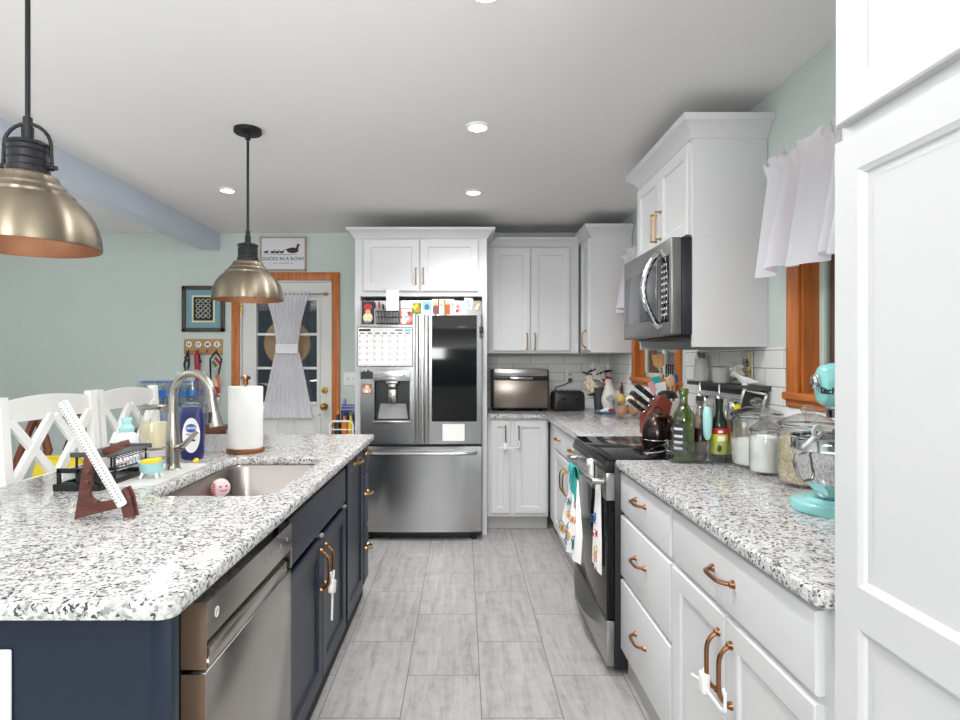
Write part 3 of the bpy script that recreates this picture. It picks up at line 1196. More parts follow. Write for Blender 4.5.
def card(name, label, cat, px0, px1, py0, py1, shapes, bg, mats, th=.003, tilt=0.0, Y=None, group=None, bump=.0008):
    """flat card, photo or sign facing the room; shapes are discs / bars in 0..1 card coordinates"""
    Yd = Y if Y is not None else FY
    x0, x1, z1, z0 = PX(px0, Yd), PX(px1, Yd), PZ(py0, Yd), PZ(py1, Yd)
    xc, zc = (x0 + x1) / 2, (z0 + z1) / 2
    w, h = x1 - x0, z1 - z0
    b = MB()
    b.box(-w / 2, w / 2, 0, th, -h / 2, h / 2)
    for k, s in enumerate(shapes):
        b.mi = s[5]
        cx, cz, rx, rz = (s[1] - .5) * w, (s[2] - .5) * h, s[3] * w, s[4] * h
        y = -bump - k * .00008
        if s[0] == 'o':
            n = 18
            b.prism([(rx * math.cos(2 * PI * i / n), rz * math.sin(2 * PI * i / n)) for i in range(n)], 0, -y, M=Matrix.Translation((cx, 0, cz)) @ FRONT)
        elif s[0] == 'b':
            b.box(cx - rx, cx + rx, y, 0, cz - rz, cz + rz)
        elif s[0] == 't':
            b.prism([(-rx, -rz), (rx, -rz), (0, rz)], 0, -y, M=Matrix.Translation((cx, 0, cz)) @ FRONT)
        elif s[0] == 'txt':
            b.text(s[6], s[4] * h, Matrix.Translation((cx, y, cz)) @ FRONT, .0002, bold=s[3] * s[4] * h)
    o = b.build(name, [bg] + mats)
    yy = (fsurf(xc) if Y is None else Y) - th - .0015
    if Y is None:
        yy = min(fsurf(x0), fsurf(x1)) - th - .001
    o.location = (xc, yy, zc)
    o.rotation_euler = (0, tilt, 0)
    return tag(o, label, cat, group)


card('picture_card', 'dark card with red and cream round patches at the refrigerator top left', 'picture', 361.5, 374, 301, 324,
     [('o', .5, .28, .38, .22, 1), ('o', .5, .74, .34, .14, 3), ('o', .5, .54, .22, .10, 2), ('o', .45, .09, .3, .05, 4)],
     mat('dark_card', '#3a2b2a', .6), [M_cream, mat('rosy_tan', '#d9a184', .6), M_red, M_midgrey], group='cards on the refrigerator')
card('picture_card', 'red and white patterned card beside the black pen basket', 'picture', 400, 413, 308, 325,
     [('o', .35, .62, .25, .2, 1), ('o', .62, .36, .3, .2, 2), ('o', .3, .25, .25, .2, 1), ('b', .5, .86, .4, .08, 1), ('o', .7, .7, .12, .1, 3), ('o', .62, .38, .12, .08, 1)],
     mat('red_card', '#c56a62', .6), [M_paper, M_pink, M_red], group='cards on the refrigerator')
card('picture_card', 'yellow and green floral card above the left refrigerator handle', 'picture', 412.5, 421, 303, 314,
     [('o', .3, .6, .22, .25, 1), ('o', .66, .4, .25, .25, 2), ('o', .5, .75, .2, .18, 1), ('o', .4, .25, .2, .15, 3)],
     M_green, [M_yellow, M_orange, mat('leaf_green', '#8db53c', .6)], group='cards on the refrigerator')
card('picture_card', 'pale blue card above the right refrigerator handle', 'picture', 422.3, 431.5, 301, 313,
     [('o', .5, .5, .26, .24, 1), ('o', .5, .5, .12, .12, 2), ('b', .5, .15, .4, .06, 3)],
     M_skyblue, [M_blue, M_green, M_paper], group='cards on the refrigerator')
card('photograph', 'wide family photograph of people in pale and orange clothes above the glass panel', 'photograph', 432, 454.5, 299, 314.5,
     [('o', .16, .30, .13, .35, 1), ('o', .16, .68, .07, .12, 2), ('o', .42, .25, .12, .3, 3), ('o', .42, .6, .06, .12, 2), ('b', .70, .32, .10, .33, 4), ('o', .70, .74, .06, .12, 2), ('o', .9, .3, .1, .3, 3), ('o', .9, .64, .06, .12, 2), ('b', .57, .45, .03, .5, 5), ('b', .29, .5, .03, .5, 6)],
     mat('photo_beige', '#e3cfbf', .5), [mat('mauve', '#7d5158', .6), mat('skin_tone_pale', '#dba98d', .6), M_paper, mat('rust_orange', '#c2562a', .6), M_green, mat('auburn', '#8a4a34', .6)])
card('photograph', 'small pale photograph at the right of the wide family photograph', 'photograph', 454.8, 462.5, 302, 313,
     [('o', .4, .6, .25, .2, 1), ('o', .65, .28, .3, .22, 2), ('o', .3, .2, .2, .15, 3)],
     M_paper, [mat('rose', '#c98378', .6), M_pink, M_red])
card('picture_card', 'tilted white card with a pink and blue drawing near the top right corner', 'picture', 464, 472.5, 298, 308.5,
     [('o', .4, .62, .22, .22, 1), ('o', .62, .36, .24, .2, 2), ('o', .3, .3, .1, .1, 1)],
     M_paper, [M_pink, M_skyblue], tilt=.12, group='cards on the refrigerator')
card('photograph', 'small tilted brown photograph at the refrigerator top right corner', 'photograph', 475, 480.5, 301, 310,
     [('o', .5, .55, .28, .25, 1), ('o', .5, .2, .35, .2, 2)],
     mat('photo_brown', '#9c8468', .6), [M_tan, M_cream], tilt=.45)
card('notice', 'blank white paper stuck under the dark glass panel', 'paper', 442.5, 464.5, 424, 441, [], M_paper, [])
card('magnet', 'black silhouette magnet above the photo magnet on the left refrigerator door', 'magnet', 360.5, 372.5, 372, 379,
     [('o', .25, .8, .12, .4, 0), ('o', .6, .9, .1, .4, 0), ('o', .8, .7, .1, .4, 0)], M_black, [M_black], group='refrigerator magnets')
card('magnet', 'heart-shaped family photo magnet left of the ice dispenser', 'magnet', 361.5, 371.5, 384, 394,
     [('o', .3, .35, .22, .25, 1), ('o', .55, .66, .2, .25, 2), ('o', .72, .35, .22, .25, 1), ('o', .5, .25, .15, .15, 3)],
     mat('photo_rust', '#8c6a58', .6), [mat('peach', '#e6b497', .6), mat('light_skin', '#edc9b2', .6), M_paper], group='refrigerator magnets')

# wall calendar hung on the left door
cx0, cx1, cz1, cz0 = PX(356, 4.36), PX(412.5, 4.36), PZ(326.5, 4.36), PZ(366.5, 4.36)
t = thing('calendar', 'white monthly calendar hanging on the left refrigerator door', 'calendar', ((cx0 + cx1) / 2, 4.398, cz0))
w, h = cx1 - cx0, cz1 - cz0
b = MB(); b.box(-w / 2, w / 2, .004, .010, 0, h, .001); b.build('backing', M_ink, t)
b = MB(); b.box(-w / 2 + .006, w / 2 - .004, 0, .005, .005, h - .006); b.build('page', M_paper, t)
b = MB()
hz = h * .80
for i in range(8):
    x = -w / 2 + .012 + (w - .024) * i / 7
    b.box(x - .0007, x + .0007, -.0008, .001, .012, hz)
for j in range(6):
    z = .012 + (hz - .012) * j / 5
    b.box(-w / 2 + .012, w / 2 - .012, -.0008, .001, z - .0007, z + .0007)
b.build('day_grid', M_midgrey, t)
b = MB()
for i in range(7):
    for j in range(5):
        x = -w / 2 + .012 + (w - .024) * (i + .18) / 7
        z = .012 + (hz - .012) * (j + .8) / 5
        b.box(x - .003, x + .003, -.0009, .001, z - .004, z + .004)
    x = -w / 2 + .012 + (w - .024) * (i + .5) / 7
    b.box(x - .016, x + .016, -.0009, .001, hz + .008, hz + .015)
b.box(-w / 2 + .014, -w / 2 + .10, -.0009, .001, h * .89, h * .945)
b.box(w / 2 - .13, w / 2 - .075, -.0009, .001, h * .90, h * .93)
b.build('printed_numbers', M_ink, t)
b = MB(); b.box(w / 2 - .062, w / 2 - .014, -.0009, .001, h * .875, h * .95); b.build('month_picture', M_skyblue, t)

# mesh pen basket
t = thing('pen_basket', 'black wire basket of pens stuck to the left refrigerator door', 'basket', (PX(387.5, 4.38), 4.36, PZ(323.5, 4.38)))
b = MB()
w, h, dd = .083, .088, .05
for z in (0, h * .5, h):
    b.tube([(-w, -dd / 2, z), (w, -dd / 2, z), (w, dd / 2, z), (-w, dd / 2, z)], .0022, 6, closed=True)
for i in range(9):
    x = -w + 2 * w * i / 8
    b.tube([(x, -dd / 2, h), (x, -dd / 2, 0), (x, dd / 2, 0)], .0011, 5)
    b.tube([(x, dd / 2, 0), (x, dd / 2, h)], .0011, 5)
b.build('wire_frame', M_blackmetal, t)
b = MB(); b.box(-w, w, dd / 2, dd / 2 + .004, 0, h); b.build('back_plate', M_midgrey, t)
for i, (x, z, m, lab) in enumerate([(-.065, .13, M_ink, 'black pen at the left of the pen basket'), (-.045, .135, M_red, 'red-topped pen in the pen basket'), (-.028, .12, M_ink, 'black marker between the red and green pens'), (-.008, .14, M_green, 'green-topped marker in the pen basket'), (.01, .125, M_lightgrey, 'grey pen beside the green marker')]):
    b = MB()
    bx, bz = t.location.x + x, t.location.z
    b.cyl((0, 0, .006), (.012 * (i - 2), 0, z - .02), .0055, seg=10); b.mi = 1
    b.cyl((.012 * (i - 2), 0, z - .02), (.013 * (i - 2), 0, z + .02), .0085, .007, seg=10)
    o = b.build('pen', [M_midgrey, m]); o.location = (bx, 4.36, bz)
    tag(o, lab, 'pen', 'pens in the refrigerator basket')
b = MB()
b.box(-.045, .045, 0, .002, -.075, .075)
b.mi = 1
for i in range(5):
    b.box(-.02, -.005, -.0006, 0, .04 - i * .018, .048 - i * .018); b.box(.012, .03, -.0006, 0, .04 - i * .018, .048 - i * .018)
o = b.build('note_paper', [M_paper, M_lightgrey]); o.location = (PX(393.5, 4.38), 4.325, PZ(301, 4.38))
tag(o, 'white note paper standing behind the pen basket pens', 'paper')
# things hung on the right hand side panel of the surround
t = thing('keychain', 'black key fob and keys hung at the right refrigerator edge', 'keys', (PX(481.5, 4.4), 4.40, PZ(332, 4.4)))
b = MB(); b.box(-.014, .014, 0, .012, -.01, .04, .005); b.build('fob', M_black, t)
b = MB()
b.tube([(.0, .005, .04), (.005, .005, .09), (.0, .005, .13)], .003, 6); b.tube([(0, .004, -.01), (-.004, .004, -.04)], .004, 6)
b.tube([(.010 * math.cos(a), .004, -.03 + .012 * math.sin(a)) for a in [2 * PI * i / 12 for i in range(12)]], .002, 6, closed=True)
b.build('strap', M_charcoal, t)

# ------------------------------------------------------------------ range
t = thing('range', 'black and stainless glass-top range between the white base cabinets', 'range', (.645, 3.29, 0), R_)
W = .742
b = MB(); b.box(0, W, 0, .62, .02, .905, .003); b.build('body', M_black, t)
b = MB(); b.box(-.002, W + .001, -.03, .625, .905, .919, .004); b.build('cooktop', M_blackglass, t)
M_ring = mat('burner_ring_grey', '#46484a', .3)
for x, y, r in ((.19, .16, .10), (.55, .16, .085), (.19, .45, .075), (.55, .45, .10)):
    b = MB(); b.lathe([(r, .0001), (r, .0006), (r - .002, .0006), (r - .002, .0001)], (x, y, .919), 40, close=True)
    b.build('burner_ring', M_ring, t)
b = MB()
b.prism([(-.046, .862), (0, .862), (0, .905), (-.030, .905)], 0, W, .002, M=Matrix(((0, 0, 1, 0), (1, 0, 0, 0), (0, 1, 0, 0), (0, 0, 0, 1))))
b.build('control_panel', M_black, t)
for x0, x1 in ((.05, .34), (.40, .69)):
    b = MB(); b.box(x0, x1, -.0425, -.030, .874, .882, .002); b.build('vent_slot', M_charcoal, t)
b = MB(); b.box(0, W, -.035, -.001, .235, .858, .004); d = b.build('oven_door', M_blackglass, t)
b = MB()
b.box(.001, W - .001, -.0375, -.002, .74, .856, .003)
b.box(W - .004, W + .0012, -.036, -.001, .74, .857, .001)
b.build('door_trim', M_steelh, d)
b = MB()
pts = [(.05, -.036, .812), (.05, -.075, .812)] + [(.05 + .642 * i / 8, -.082 - .006 * math.sin(PI * i / 8), .812) for i in range(1, 8)] + [(.692, -.075, .812), (.692, -.036, .812)]
b.tube(pts, .0135, 12)
b.build('handle', M_steelh, d)
b = MB(); b.box(0, W, -.035, -.001, .035, .228, .004); d = b.build('storage_drawer', M_steelh, t)
b = MB()
b.sheet(lambda u, v: (W * u, -.037 - (.002 + .042 * math.sin(PI * u)) * (1 - abs(2 * v - 1)), .170 + .055 * v + .045 * math.sin(PI * u) * (2 * v - 1) - .045 * math.sin(PI * u)), 24, 6, .003)
b.build('handle', M_steel, d)

# ------------------------------------------------------------------ microwave
t = thing('microwave', 'over-the-range microwave with a dark door and a big chrome bow handle', 'microwave', (.932, 3.303, 1.447), R_)
W, HM = .748, .415
b = MB(); b.box(0, W, 0, .35, 0, HM, .002); b.build('body', mat('black_navy_enamel', '#1a1a22', .35), t)
b = MB(); b.box(0, W, -.046, 0, 0, HM, .006, 3); d = b.build('door', mat('slate_steel', '#8d8d8b', .32, .8, var=.03, scale=20), t)
b = MB(); b.box(.028, .545, -.048, -.04, .075, .325, .002); b.build('door_glass', M_greyglass, d)
b = MB(); b.box(.565, .725, -.0475, -.04, .055, .345, .002); b.build('key_panel', M_blackglass, t)
b = MB()
for r in range(9):
    for c in range(3):
        b.box(.632 + c * .028, .644 + c * .028, -.0482, -.047, .085 + r * .027, .094 + r * .027)
b.build('key_marks', M_lightgrey, t)
b = MB()
n = 16
pts = [(.602, -.046 - .075 * math.sin(PI * i / n) ** .8, .035 + .345 * i / n) for i in range(n + 1)]
b.tube(pts, [.012] + [.0145] * (n - 1) + [.012], 12)
b.build('handle', M_chrome, t)
b = MB()
b.box(.03, W - .03, .02, .33, -.008, .002, .002)
for i in range(2):
    b.box(.08 + i * .32, .34 + i * .32, .06, .24, -.012, -.006, .002)
b.build('vent_grille', M_blackmetal, t)

# ------------------------------------------------------------------ dishwasher
t = thing('dishwasher', 'stainless built-in dishwasher with a pocket handle in the navy island', 'dishwasher', (-.566, 1.203, 0), I_)
W = .598
b = MB(); b.box(0, W, .002, .56, .10, .862); b.build('body', M_black, t)
b = MB()
b.box(.001, W - .001, -.050, 0, .115, .708, .003)
M_dw = brushed('dishwasher_steel', '#bab5b0', .20, (50, 50, 1), .08)
d = b.build('door', M_dw, t)
b = MB()
b.prism([(-.052, .850), (0, .850), (0, .715), (-.018, .715), (-.018, .752), (-.052, .772)], .001, W - .001, .0015, M=Matrix(((0, 0, 1, 0), (1, 0, 0, 0), (0, 1, 0, 0), (0, 0, 0, 1))))
b.box(W - .010, W - .001, -.0519, 0, .7155, .8495)
b.build('control_strip', M_dw, t)
M_edge = mat('steel_edge_brown_reflection', '#9a7f6c', .42, .5, var=.06, scale=6)  # brown in the colour stands in for a reflection on plain steel
b = MB(); b.box(0, .0012, -.0519, 0, .7155, .8495); b.build('strip_edge', M_edge, t)
b = MB(); b.box(0, .0012, -.0495, 0, .118, .705); b.build('edge', M_edge, d)
b = MB(); b.box(.03, W - .03, -.047, -.018, .708, .745, .004); b.build('handle_lip', M_dw, t)
b = MB()
for i in range(6):
    b.box(.36 + i * .024, .370 + i * .024, -.0526, -.051, .808, .818)
b.cyl((.55, -.051, .813), (.55, -.053, .813), .006, seg=14)
b.build('control_marks', M_midgrey, t)['kind'] = 'stuff'
b = MB()
b.lathe([(.011, 0), (.011, .0012), (.008, .0012), (.008, 0)], seg=20, M=at(.05, -.0515, .812, PI / 2), close=True)
b.box(.0485, .0515, -.0528, -.0515, .806, .818)
b.build('round_emblem', M_paper, t)
b = MB(); b.box(0, W, .05, .10, 0, .10); b.build('toe_kick', M_dark, t)
# ------------------------------------------------------------------ lights
for i, (x, y, lab) in enumerate([(.07, 2.88, 'middle recessed ceiling light of the row leading to the refrigerator'),
                                 (.07, 4.00, 'recessed ceiling light closest to the refrigerator cabinet'),
                                 (-1.55, 3.95, 'recessed ceiling light above the back door, beside the blue-grey beam'),
                                 (.07, 1.82, 'recessed ceiling light cut off at the top edge of the photo')]):
    t = thing('ceiling_light', lab, 'light', (x, y, H - .012), 0, 'recessed ceiling lights')
    b = MB(); b.lathe([(.042, .006), (.044, 0), (.054, .004), (.058, .012), (.042, .012)], seg=36, close=True); b.build('trim_ring', M_whiteplastic, t)
    b = MB(); b.lathe([(0, .003), (.043, .003), (.043, .0115), (0, .0115)], seg=36); b.build('lens', mat('lit_lens', '#ffffff', .5, emit=14.0), t)
    l = bpy.data.lights.new('downlight', 'SPOT')
    l.energy = 58
    l.spot_size = math.radians(140)
    l.spot_blend = .8
    l.shadow_soft_size = .05
    lo = bpy.data.objects.new('downlight', l)
    lo.location = (x, y, H - .016)
    COL.objects.link(lo)


def pendant(x, y, z, lab, rz):
    t = thing('pendant_lamp', lab, 'lamp', (x, y, z), rz, 'brass pendants over the island')
    out = [(.168, 0), (.1685, .004), (.166, .030), (.160, .055), (.149, .082), (.133, .105), (.116, .122), (.107, .128), (.107, .135), (.098, .142), (.088, .150), (.086, .157), (.078, .164), (.072, .172), (.070, .180), (.060, .187), (.048, .191)]
    b = MB(); b.lathe(out + [(.046, .191)] + [(r - .003, zz - .001) for r, zz in reversed(out[1:-1])] + [(.165, 0)], seg=56, close=True)
    b.build('shade', M_brass, t, 30)
    b = MB(); b.lathe([(r - .0035, zz - .0012) for r, zz in out[0:-1]], seg=56); b.build('lining', M_lining, t)
    b = MB()
    b.lathe([(0, .192), (.050, .192), (.050, .204), (.046, .207), (.046, .222), (.048, .225), (.046, .228), (.046, .243), (.048, .246), (.046, .249), (.046, .258), (.050, .262), (.049, .268), (.040, .273), (.014, .276), (.014, .31), (0, .31)], seg=32)
    b.build('cap', M_blackmetal, t, 30)
    b = MB()
    pts = [(.058, 0, .206), (.056, 0, .25)] + [(.056 * math.cos(a), 0, .262 + .058 * math.sin(a)) for a in [PI * i / 12 for i in range(13)]] + [(-.056, 0, .25), (-.058, 0, .206)]
    b.tube(pts, .0048, 8)
    for s in (-1, 1):
        b.cyl((s * .045, 0, .208), (s * .070, 0, .208), .006, seg=10)
        b.sphere((s * .058, 0, .208), .0085, seg=10)
    b.cyl((0, 0, .310), (0, 0, .336), .011, seg=14)
    b.build('bail', M_blackmetal, t)
    b = MB(); b.cyl((0, 0, .32), (0, 0, H - z - .03), .0062, seg=12); b.build('rod', M_blackmetal, t)
    b = MB(); b.lathe([(0, -.052), (.012, -.052), (.014, -.026), (.062, -.022), (.066, -.018), (.066, 0), (0, 0)], (0, 0, H - z), 32); b.build('ceiling_canopy', M_blackmetal, t, 30)
    b = MB(); b.lathe([(0, .04), (.018, .046), (.030, .066), (.030, .085), (.018, .115), (.014, .16), (0, .16)], seg=20); b.build('bulb', mat('lit_bulb', '#fff0d8', .4, emit=0.6), t)
    l = bpy.data.lights.new('pendant_glow', 'POINT')
    l.energy = 0.5
    l.color = (1, .9, .76)
    l.shadow_soft_size = .03
    lo = bpy.data.objects.new('pendant_glow', l)
    lo.location = (x, y, z + .02)
    COL.objects.link(lo)


pendant(-1.128, 1.555, 1.629, 'large brass dome pendant lamp nearest the camera at the upper left', .15)
pendant(-1.047, 2.92, 1.629, 'farther brass dome pendant lamp hanging in front of the back door', 1.915)

# ------------------------------------------------------------------ island objects
# faucet
t = thing('faucet', 'brushed nickel gooseneck kitchen faucet beside the island sink', 'faucet', (-1.112, 2.30, CT1))
b = MB()
b.lathe([(0, 0), (.031, 0), (.031, .006), (.026, .012), (.024, .03), (.026, .07), (.0265, .10), (.0235, .14), (.0185, .19), (.0165, .22), (0, .22)], seg=28)
b.build('base', M_nickel, t)
dx, dy = .93, -.37
pts = [(0, 0, .15), (0, 0, .22), (0, 0, .265)]
R = .098
for i in range(0, 15):
    a = PI - (PI * 1.02) * i / 14
    pts.append((dx * (R + R * math.cos(a)), dy * (R + R * math.cos(a)), .276 + R * math.sin(a)))
b = MB(); b.tube(pts, .0152, 14); b.build('neck', M_nickel, t)
p = Vector(pts[-1])
dd = Vector((dx * .22, dy * .22, -.97)).normalized()
b = MB(); b.cyl(p - dd * .004, p + dd * .040, .0155, .0165); b.cyl(p + dd * .038, p + dd * .095, .0170, .0245); b.build('spray_head', M_nickel, t)
b = MB(); q = p + dd * .06 + Vector((-.012, -.016, 0)); b.box(q.x - .006, q.x + .006, q.y - .006, q.y + .006, q.z - .02, q.z + .02, .003); b.build('spray_button', M_ink, t)
b = MB()
b.cyl((0, 0, .085), (.045, -.02, .093), .017, .015)
b.tube([(.035, -.016, .092), (.06, -.03, .105), (.095, -.045, .135), (.12, -.055, .160)], [.012, .011, .009, .0075], 10)
b.build('lever', M_nickel, t)
b = MB(); b.prism(rrect(-1.215, -1.030, 2.00, 2.43, .03), CT1, CT1 + .005, .0015)
tag(b.build('sink_mat', M_lightgrey), 'light grey silicone mat around the faucet base', 'mat')
t = None

# paper towel stand
t = thing('paper_towel_holder', 'white paper towel roll on a copper stand at the far side of the sink', 'paper towel', (-1.0, 2.76, CT1))
b = MB(); b.lathe([(0, 0), (.083, 0), (.085, .004), (.085, .018), (.080, .022), (0, .022)], seg=40); b.build('base', M_copper, t, 30)
b = MB(); b.cyl((0, 0, .02), (0, 0, .325), .007); b.lathe([(0, .31), (.012, .31), (.012, .33), (.022, .334), (.022, .346), (.012, .352), (0, .352)], seg=24); b.build('rod', M_copper, t)
b = MB(); b.lathe([(.020, .022), (.0755, .022), (.0765, .026), (.0765, .298), (.0745, .302), (.020, .302)], seg=56, close=True); b.build('roll', M_towelpaper, t, 30)

# scrub brush on the sink wall
t = thing('dish_scrubber', 'round pink and white scrubber with a smiling face stuck inside the sink', 'brush', (-.972, 2.40, .828))
t.rotation_euler = (0, 0, .55)
b = MB(); b.lathe([(0, 0), (.030, 0), (.036, .006), (.037, .014), (.033, .024), (.020, .030), (0, .031)], seg=28, M=Matrix.Rotation(PI / 2, 4, 'X')); b.build('body', mat('pale_pink', '#f3cfd2', .5), t)
b = MB()
for s in (-1, 1):
    b.sphere((s * .011 + .008, -.0305, .008), .0035, seg=10)
b.tube([(-.006, -.0305, -.004), (.002, -.0315, -.010), (.014, -.0315, -.010), (.022, -.0305, -.004)], .0014, 6)
b.build('smile', M_ink, t)
b = MB()
for i in range(7):
    b.tube([(-.036 + .001 * abs(i - 3), -.024, -.021 + i * .007), (-.022, -.030, -.021 + i * .007)], .0018, 6)
b.build('bristles', M_red, t)
b = MB(); b.lathe([(0, -.012), (.020, -.010), (.028, -.002), (.028, .0), (0, .0)], seg=24, M=Matrix.Rotation(PI / 2, 4, 'X')); b.build('suction_cup', M_ink, t)

# blue dish soap bottle
t = thing('dish_soap_bottle', 'dark blue dish soap bottle with a white label behind the faucet', 'bottle', (-1.155, 2.56, CT1))
b = MB()
secs = [(.030, .016, 0), (.044, .024, .004), (.048, .027, .03), (.050, .028, .09), (.051, .028, .15), (.048, .026, .19), (.042, .022, .215), (.036, .018, .224)]
b.loops([[(w * math.copysign(abs(math.cos(a)) ** .7, math.cos(a)), d * math.copysign(abs(math.sin(a)) ** .7, math.sin(a)), z) for a in [2 * PI * i / 32 for i in range(32)]] for w, d, z in secs])
b.build('bottle', M_navyblue, t)
b = MB(); b.box(-.036, .036, -.02, .02, .222, .232, .004); b.box(-.03, .03, -.014, .014, .230, .245, .004); b.build('cap', thin_glass('clear_cap', '#dfe6ef', .15), t)
b = MB()
b.prism([(.037 * math.cos(a), .074 * math.sin(a)) for a in [2 * PI * i / 28 for i in range(28)]], 0, .002, M=Matrix.Translation((.008, -.0275, .105)) @ FRONT)
b.build('label', M_paper, t)
b = MB()
b.prism([(.024 * math.cos(a), .018 * math.sin(a)) for a in [2 * PI * i / 24 for i in range(24)]], 0, .0012, M=Matrix.Translation((.008, -.0290, .135)) @ FRONT)
b.build('emblem', M_blue, t)
b = MB(); b.text('DAWN', .017, Matrix.Translation((.008, -.0306, .135)) @ FRONT, bold=.0004); b.build('brand_lettering', M_paper, t)
b = MB(); b.text('Platinum', .011, Matrix.Translation((.008, -.0300, .108)) @ FRONT, bold=.0002); b.box(-.012, .026, -.0300, -.0294, .080, .088); b.build('lettering', M_navyblue, t)

# glass candle jar
t = thing('candle_jar', 'clear glass jar of cream wax with a lid beside the soap bottle', 'jar', (-1.355, 2.63, CT1))
b = MB(); b.lathe([(.050, 0), (.056, .004), (.057, .02), (.057, .185), (.050, .198), (.050, .210)], seg=36); b.build('glass', M_jar, t)
b = MB(); b.lathe([(0, .045), (.054, .045), (.054, .150), (0, .150)], seg=36); b.build('wax', M_cream, t)
b = MB(); b.lathe([(0, .208), (.052, .208), (.054, .212), (.054, .222), (.050, .225), (0, .225)], seg=36); b.build('lid', M_nickel, t)
b = MB(); b.lathe([(0, .004), (.053, .004), (.053, .030), (0, .030)], seg=36); b.build('wax_base', M_paper, t)

# soap bottle with aqua cap
t = thing('soap_bottle', 'white and pink soap bottle with a pale aqua cap', 'bottle', (-1.345, 2.40, CT1))
b = MB(); b.lathe([(0, 0), (.040, 0), (.044, .005), (.044, .105), (.040, .122), (.024, .136), (.020, .140), (0, .140)], seg=32); b.build('bottle', mat('frosted_bottle', '#e9ebf0', .3), t)
b = MB(); b.lathe([(0, .002), (.0405, .004), (.0405, .098), (0, .098)], seg=32); b.build('soap', mat('milky_soap', '#eee6ea', .5), t)
b = MB(); b.lathe([(0, .138), (.027, .138), (.028, .152), (.022, .160), (.017, .166), (.020, .186), (.018, .193), (0, .193)], seg=28); b.build('cap', M_aquap, t)
b = MB()
for i in range(12):
    a, z = -PI / 2 + random.uniform(-.95, .95), random.uniform(.012, .07)
    b.sphere((.044 * math.cos(a), .044 * math.sin(a), z), random.uniform(.003, .006), (1, 1, 1), 8)
b.build('pink_flowers', M_pink, t)

# bathtub shaped sponge holder
t = thing('sponge_holder', 'little aqua bathtub sponge holder on white feet', 'sponge holder', (-1.110, 2.135, CT1 + .005))
b = MB()
rg = []
for w, d, z in [(.030, .015, .014), (.036, .020, .018), (.040, .024, .030), (.043, .027, .047), (.046, .029, .050), (.046, .029, .052), (.042, .025, .051), (.038, .022, .035), (.030, .016, .020)]:
    rg.append([(w * math.cos(a), d * math.sin(a), z + .010 * (1 if w > .04 and z > .045 else 0) * abs(math.cos(a)) ** 3) for a in [2 * PI * i / 28 for i in range(28)]])
b.loops(rg); b.build('tub', M_aquap, t)
for sx in (-1, 1):
    for sy in (-1, 1):
        b = MB(); b.cyl((sx * .030, sy * .017, 0), (sx * .024, sy * .012, .018), .006, .0045, 10); b.build('foot', M_whiteplastic, t)
b = MB(); b.box(-.034, .034, -.017, .017, -.012, .012, .008, 3, M=at(.002, 0, .056, 0, -.12, .05))
o = b.build('sponge', mat('yellow_sponge', '#f0cf3c', .95, bump=.6, bscale=200)); o.location = t.location
tag(o, 'yellow sponge lying in the aqua bathtub holder', 'sponge')
t = thing('bottle_brush', 'clear handled brush with a yellow ball end lying beside the blue soap bottle', 'brush', (-1.085, 2.44, CT1 + .013))
b = MB(); b.sphere((0, 0, 0), .012, seg=14); b.build('ball', M_yellow, t)
b = MB(); b.tube([(.010, 0, 0), (.05, .01, -.004), (.085, .02, -.006)], .004, 8); b.build('handle', M_jar, t)

# black two tier rack
t = thing('dish_rack', 'black two-tier rack with wire sides behind the wooden stand', 'rack', (-1.245, 2.09, CT1))
b = MB(); b.box(-.075, .075, -.16, .16, 0, .008, .002)
for x0, x1, y0, y1 in ((-.075, -.069, -.16, .16), (.069, .075, -.16, .16), (-.075, .075, .154, .16), (-.075, .075, -.16, -.154)):
    b.box(x0, x1, y0, y1, .006, .022, .001)
b.build('tray', M_black, t)
b = MB()
b.box(-.070, .070, -.150, -.142, .056, .072, .0015); b.box(-.070, .070, -.150, -.142, .010, .026, .0015)
for x0, x1 in ((-.070, -.058), (-.006, .006), (.050, .070)):
    b.box(x0, x1, -.150, -.142, .012, .070, .0015)
b.build('front_frame', M_black, t)
b = MB()
b.box(-.072, .078, -.07, .15, .098, .103, .002)
b.box(-.075, .081, -.076, -.070, .096, .112, .001); b.box(-.075, .081, .15, .156, .096, .112, .001)
b.build('upper_shelf', mat('dark_grey_plastic', '#4c4d50', .45), t)
for x in (-.062, .066):
    for y in (-.06, .14):
        b = MB(); b.cyl((x, y, .006), (x, y, .10), .004, seg=8); b.build('post', M_blackmetal, t)
for i in range(10):
    y = -.06 + i * .022
    b = MB(); b.tube([(.03, y, .098), (.074, y, .085), (.080, y, .050), (.03, y, .042)], .0018, 6); b.build('wire', M_chrome, t)
for z, x in ((.085, .074), (.05, .080)):
    b = MB(); b.tube([(x, -.065, z), (x, .145, z)], .0018, 6); b.build('wire', M_chrome, t)
b = MB(); b.tube([(.055, -.10, .02), (.055, -.10, .060), (.072, .0, .063), (.072, .0, .02)], .0025, 6); b.build('wire_loop', M_copper, t)

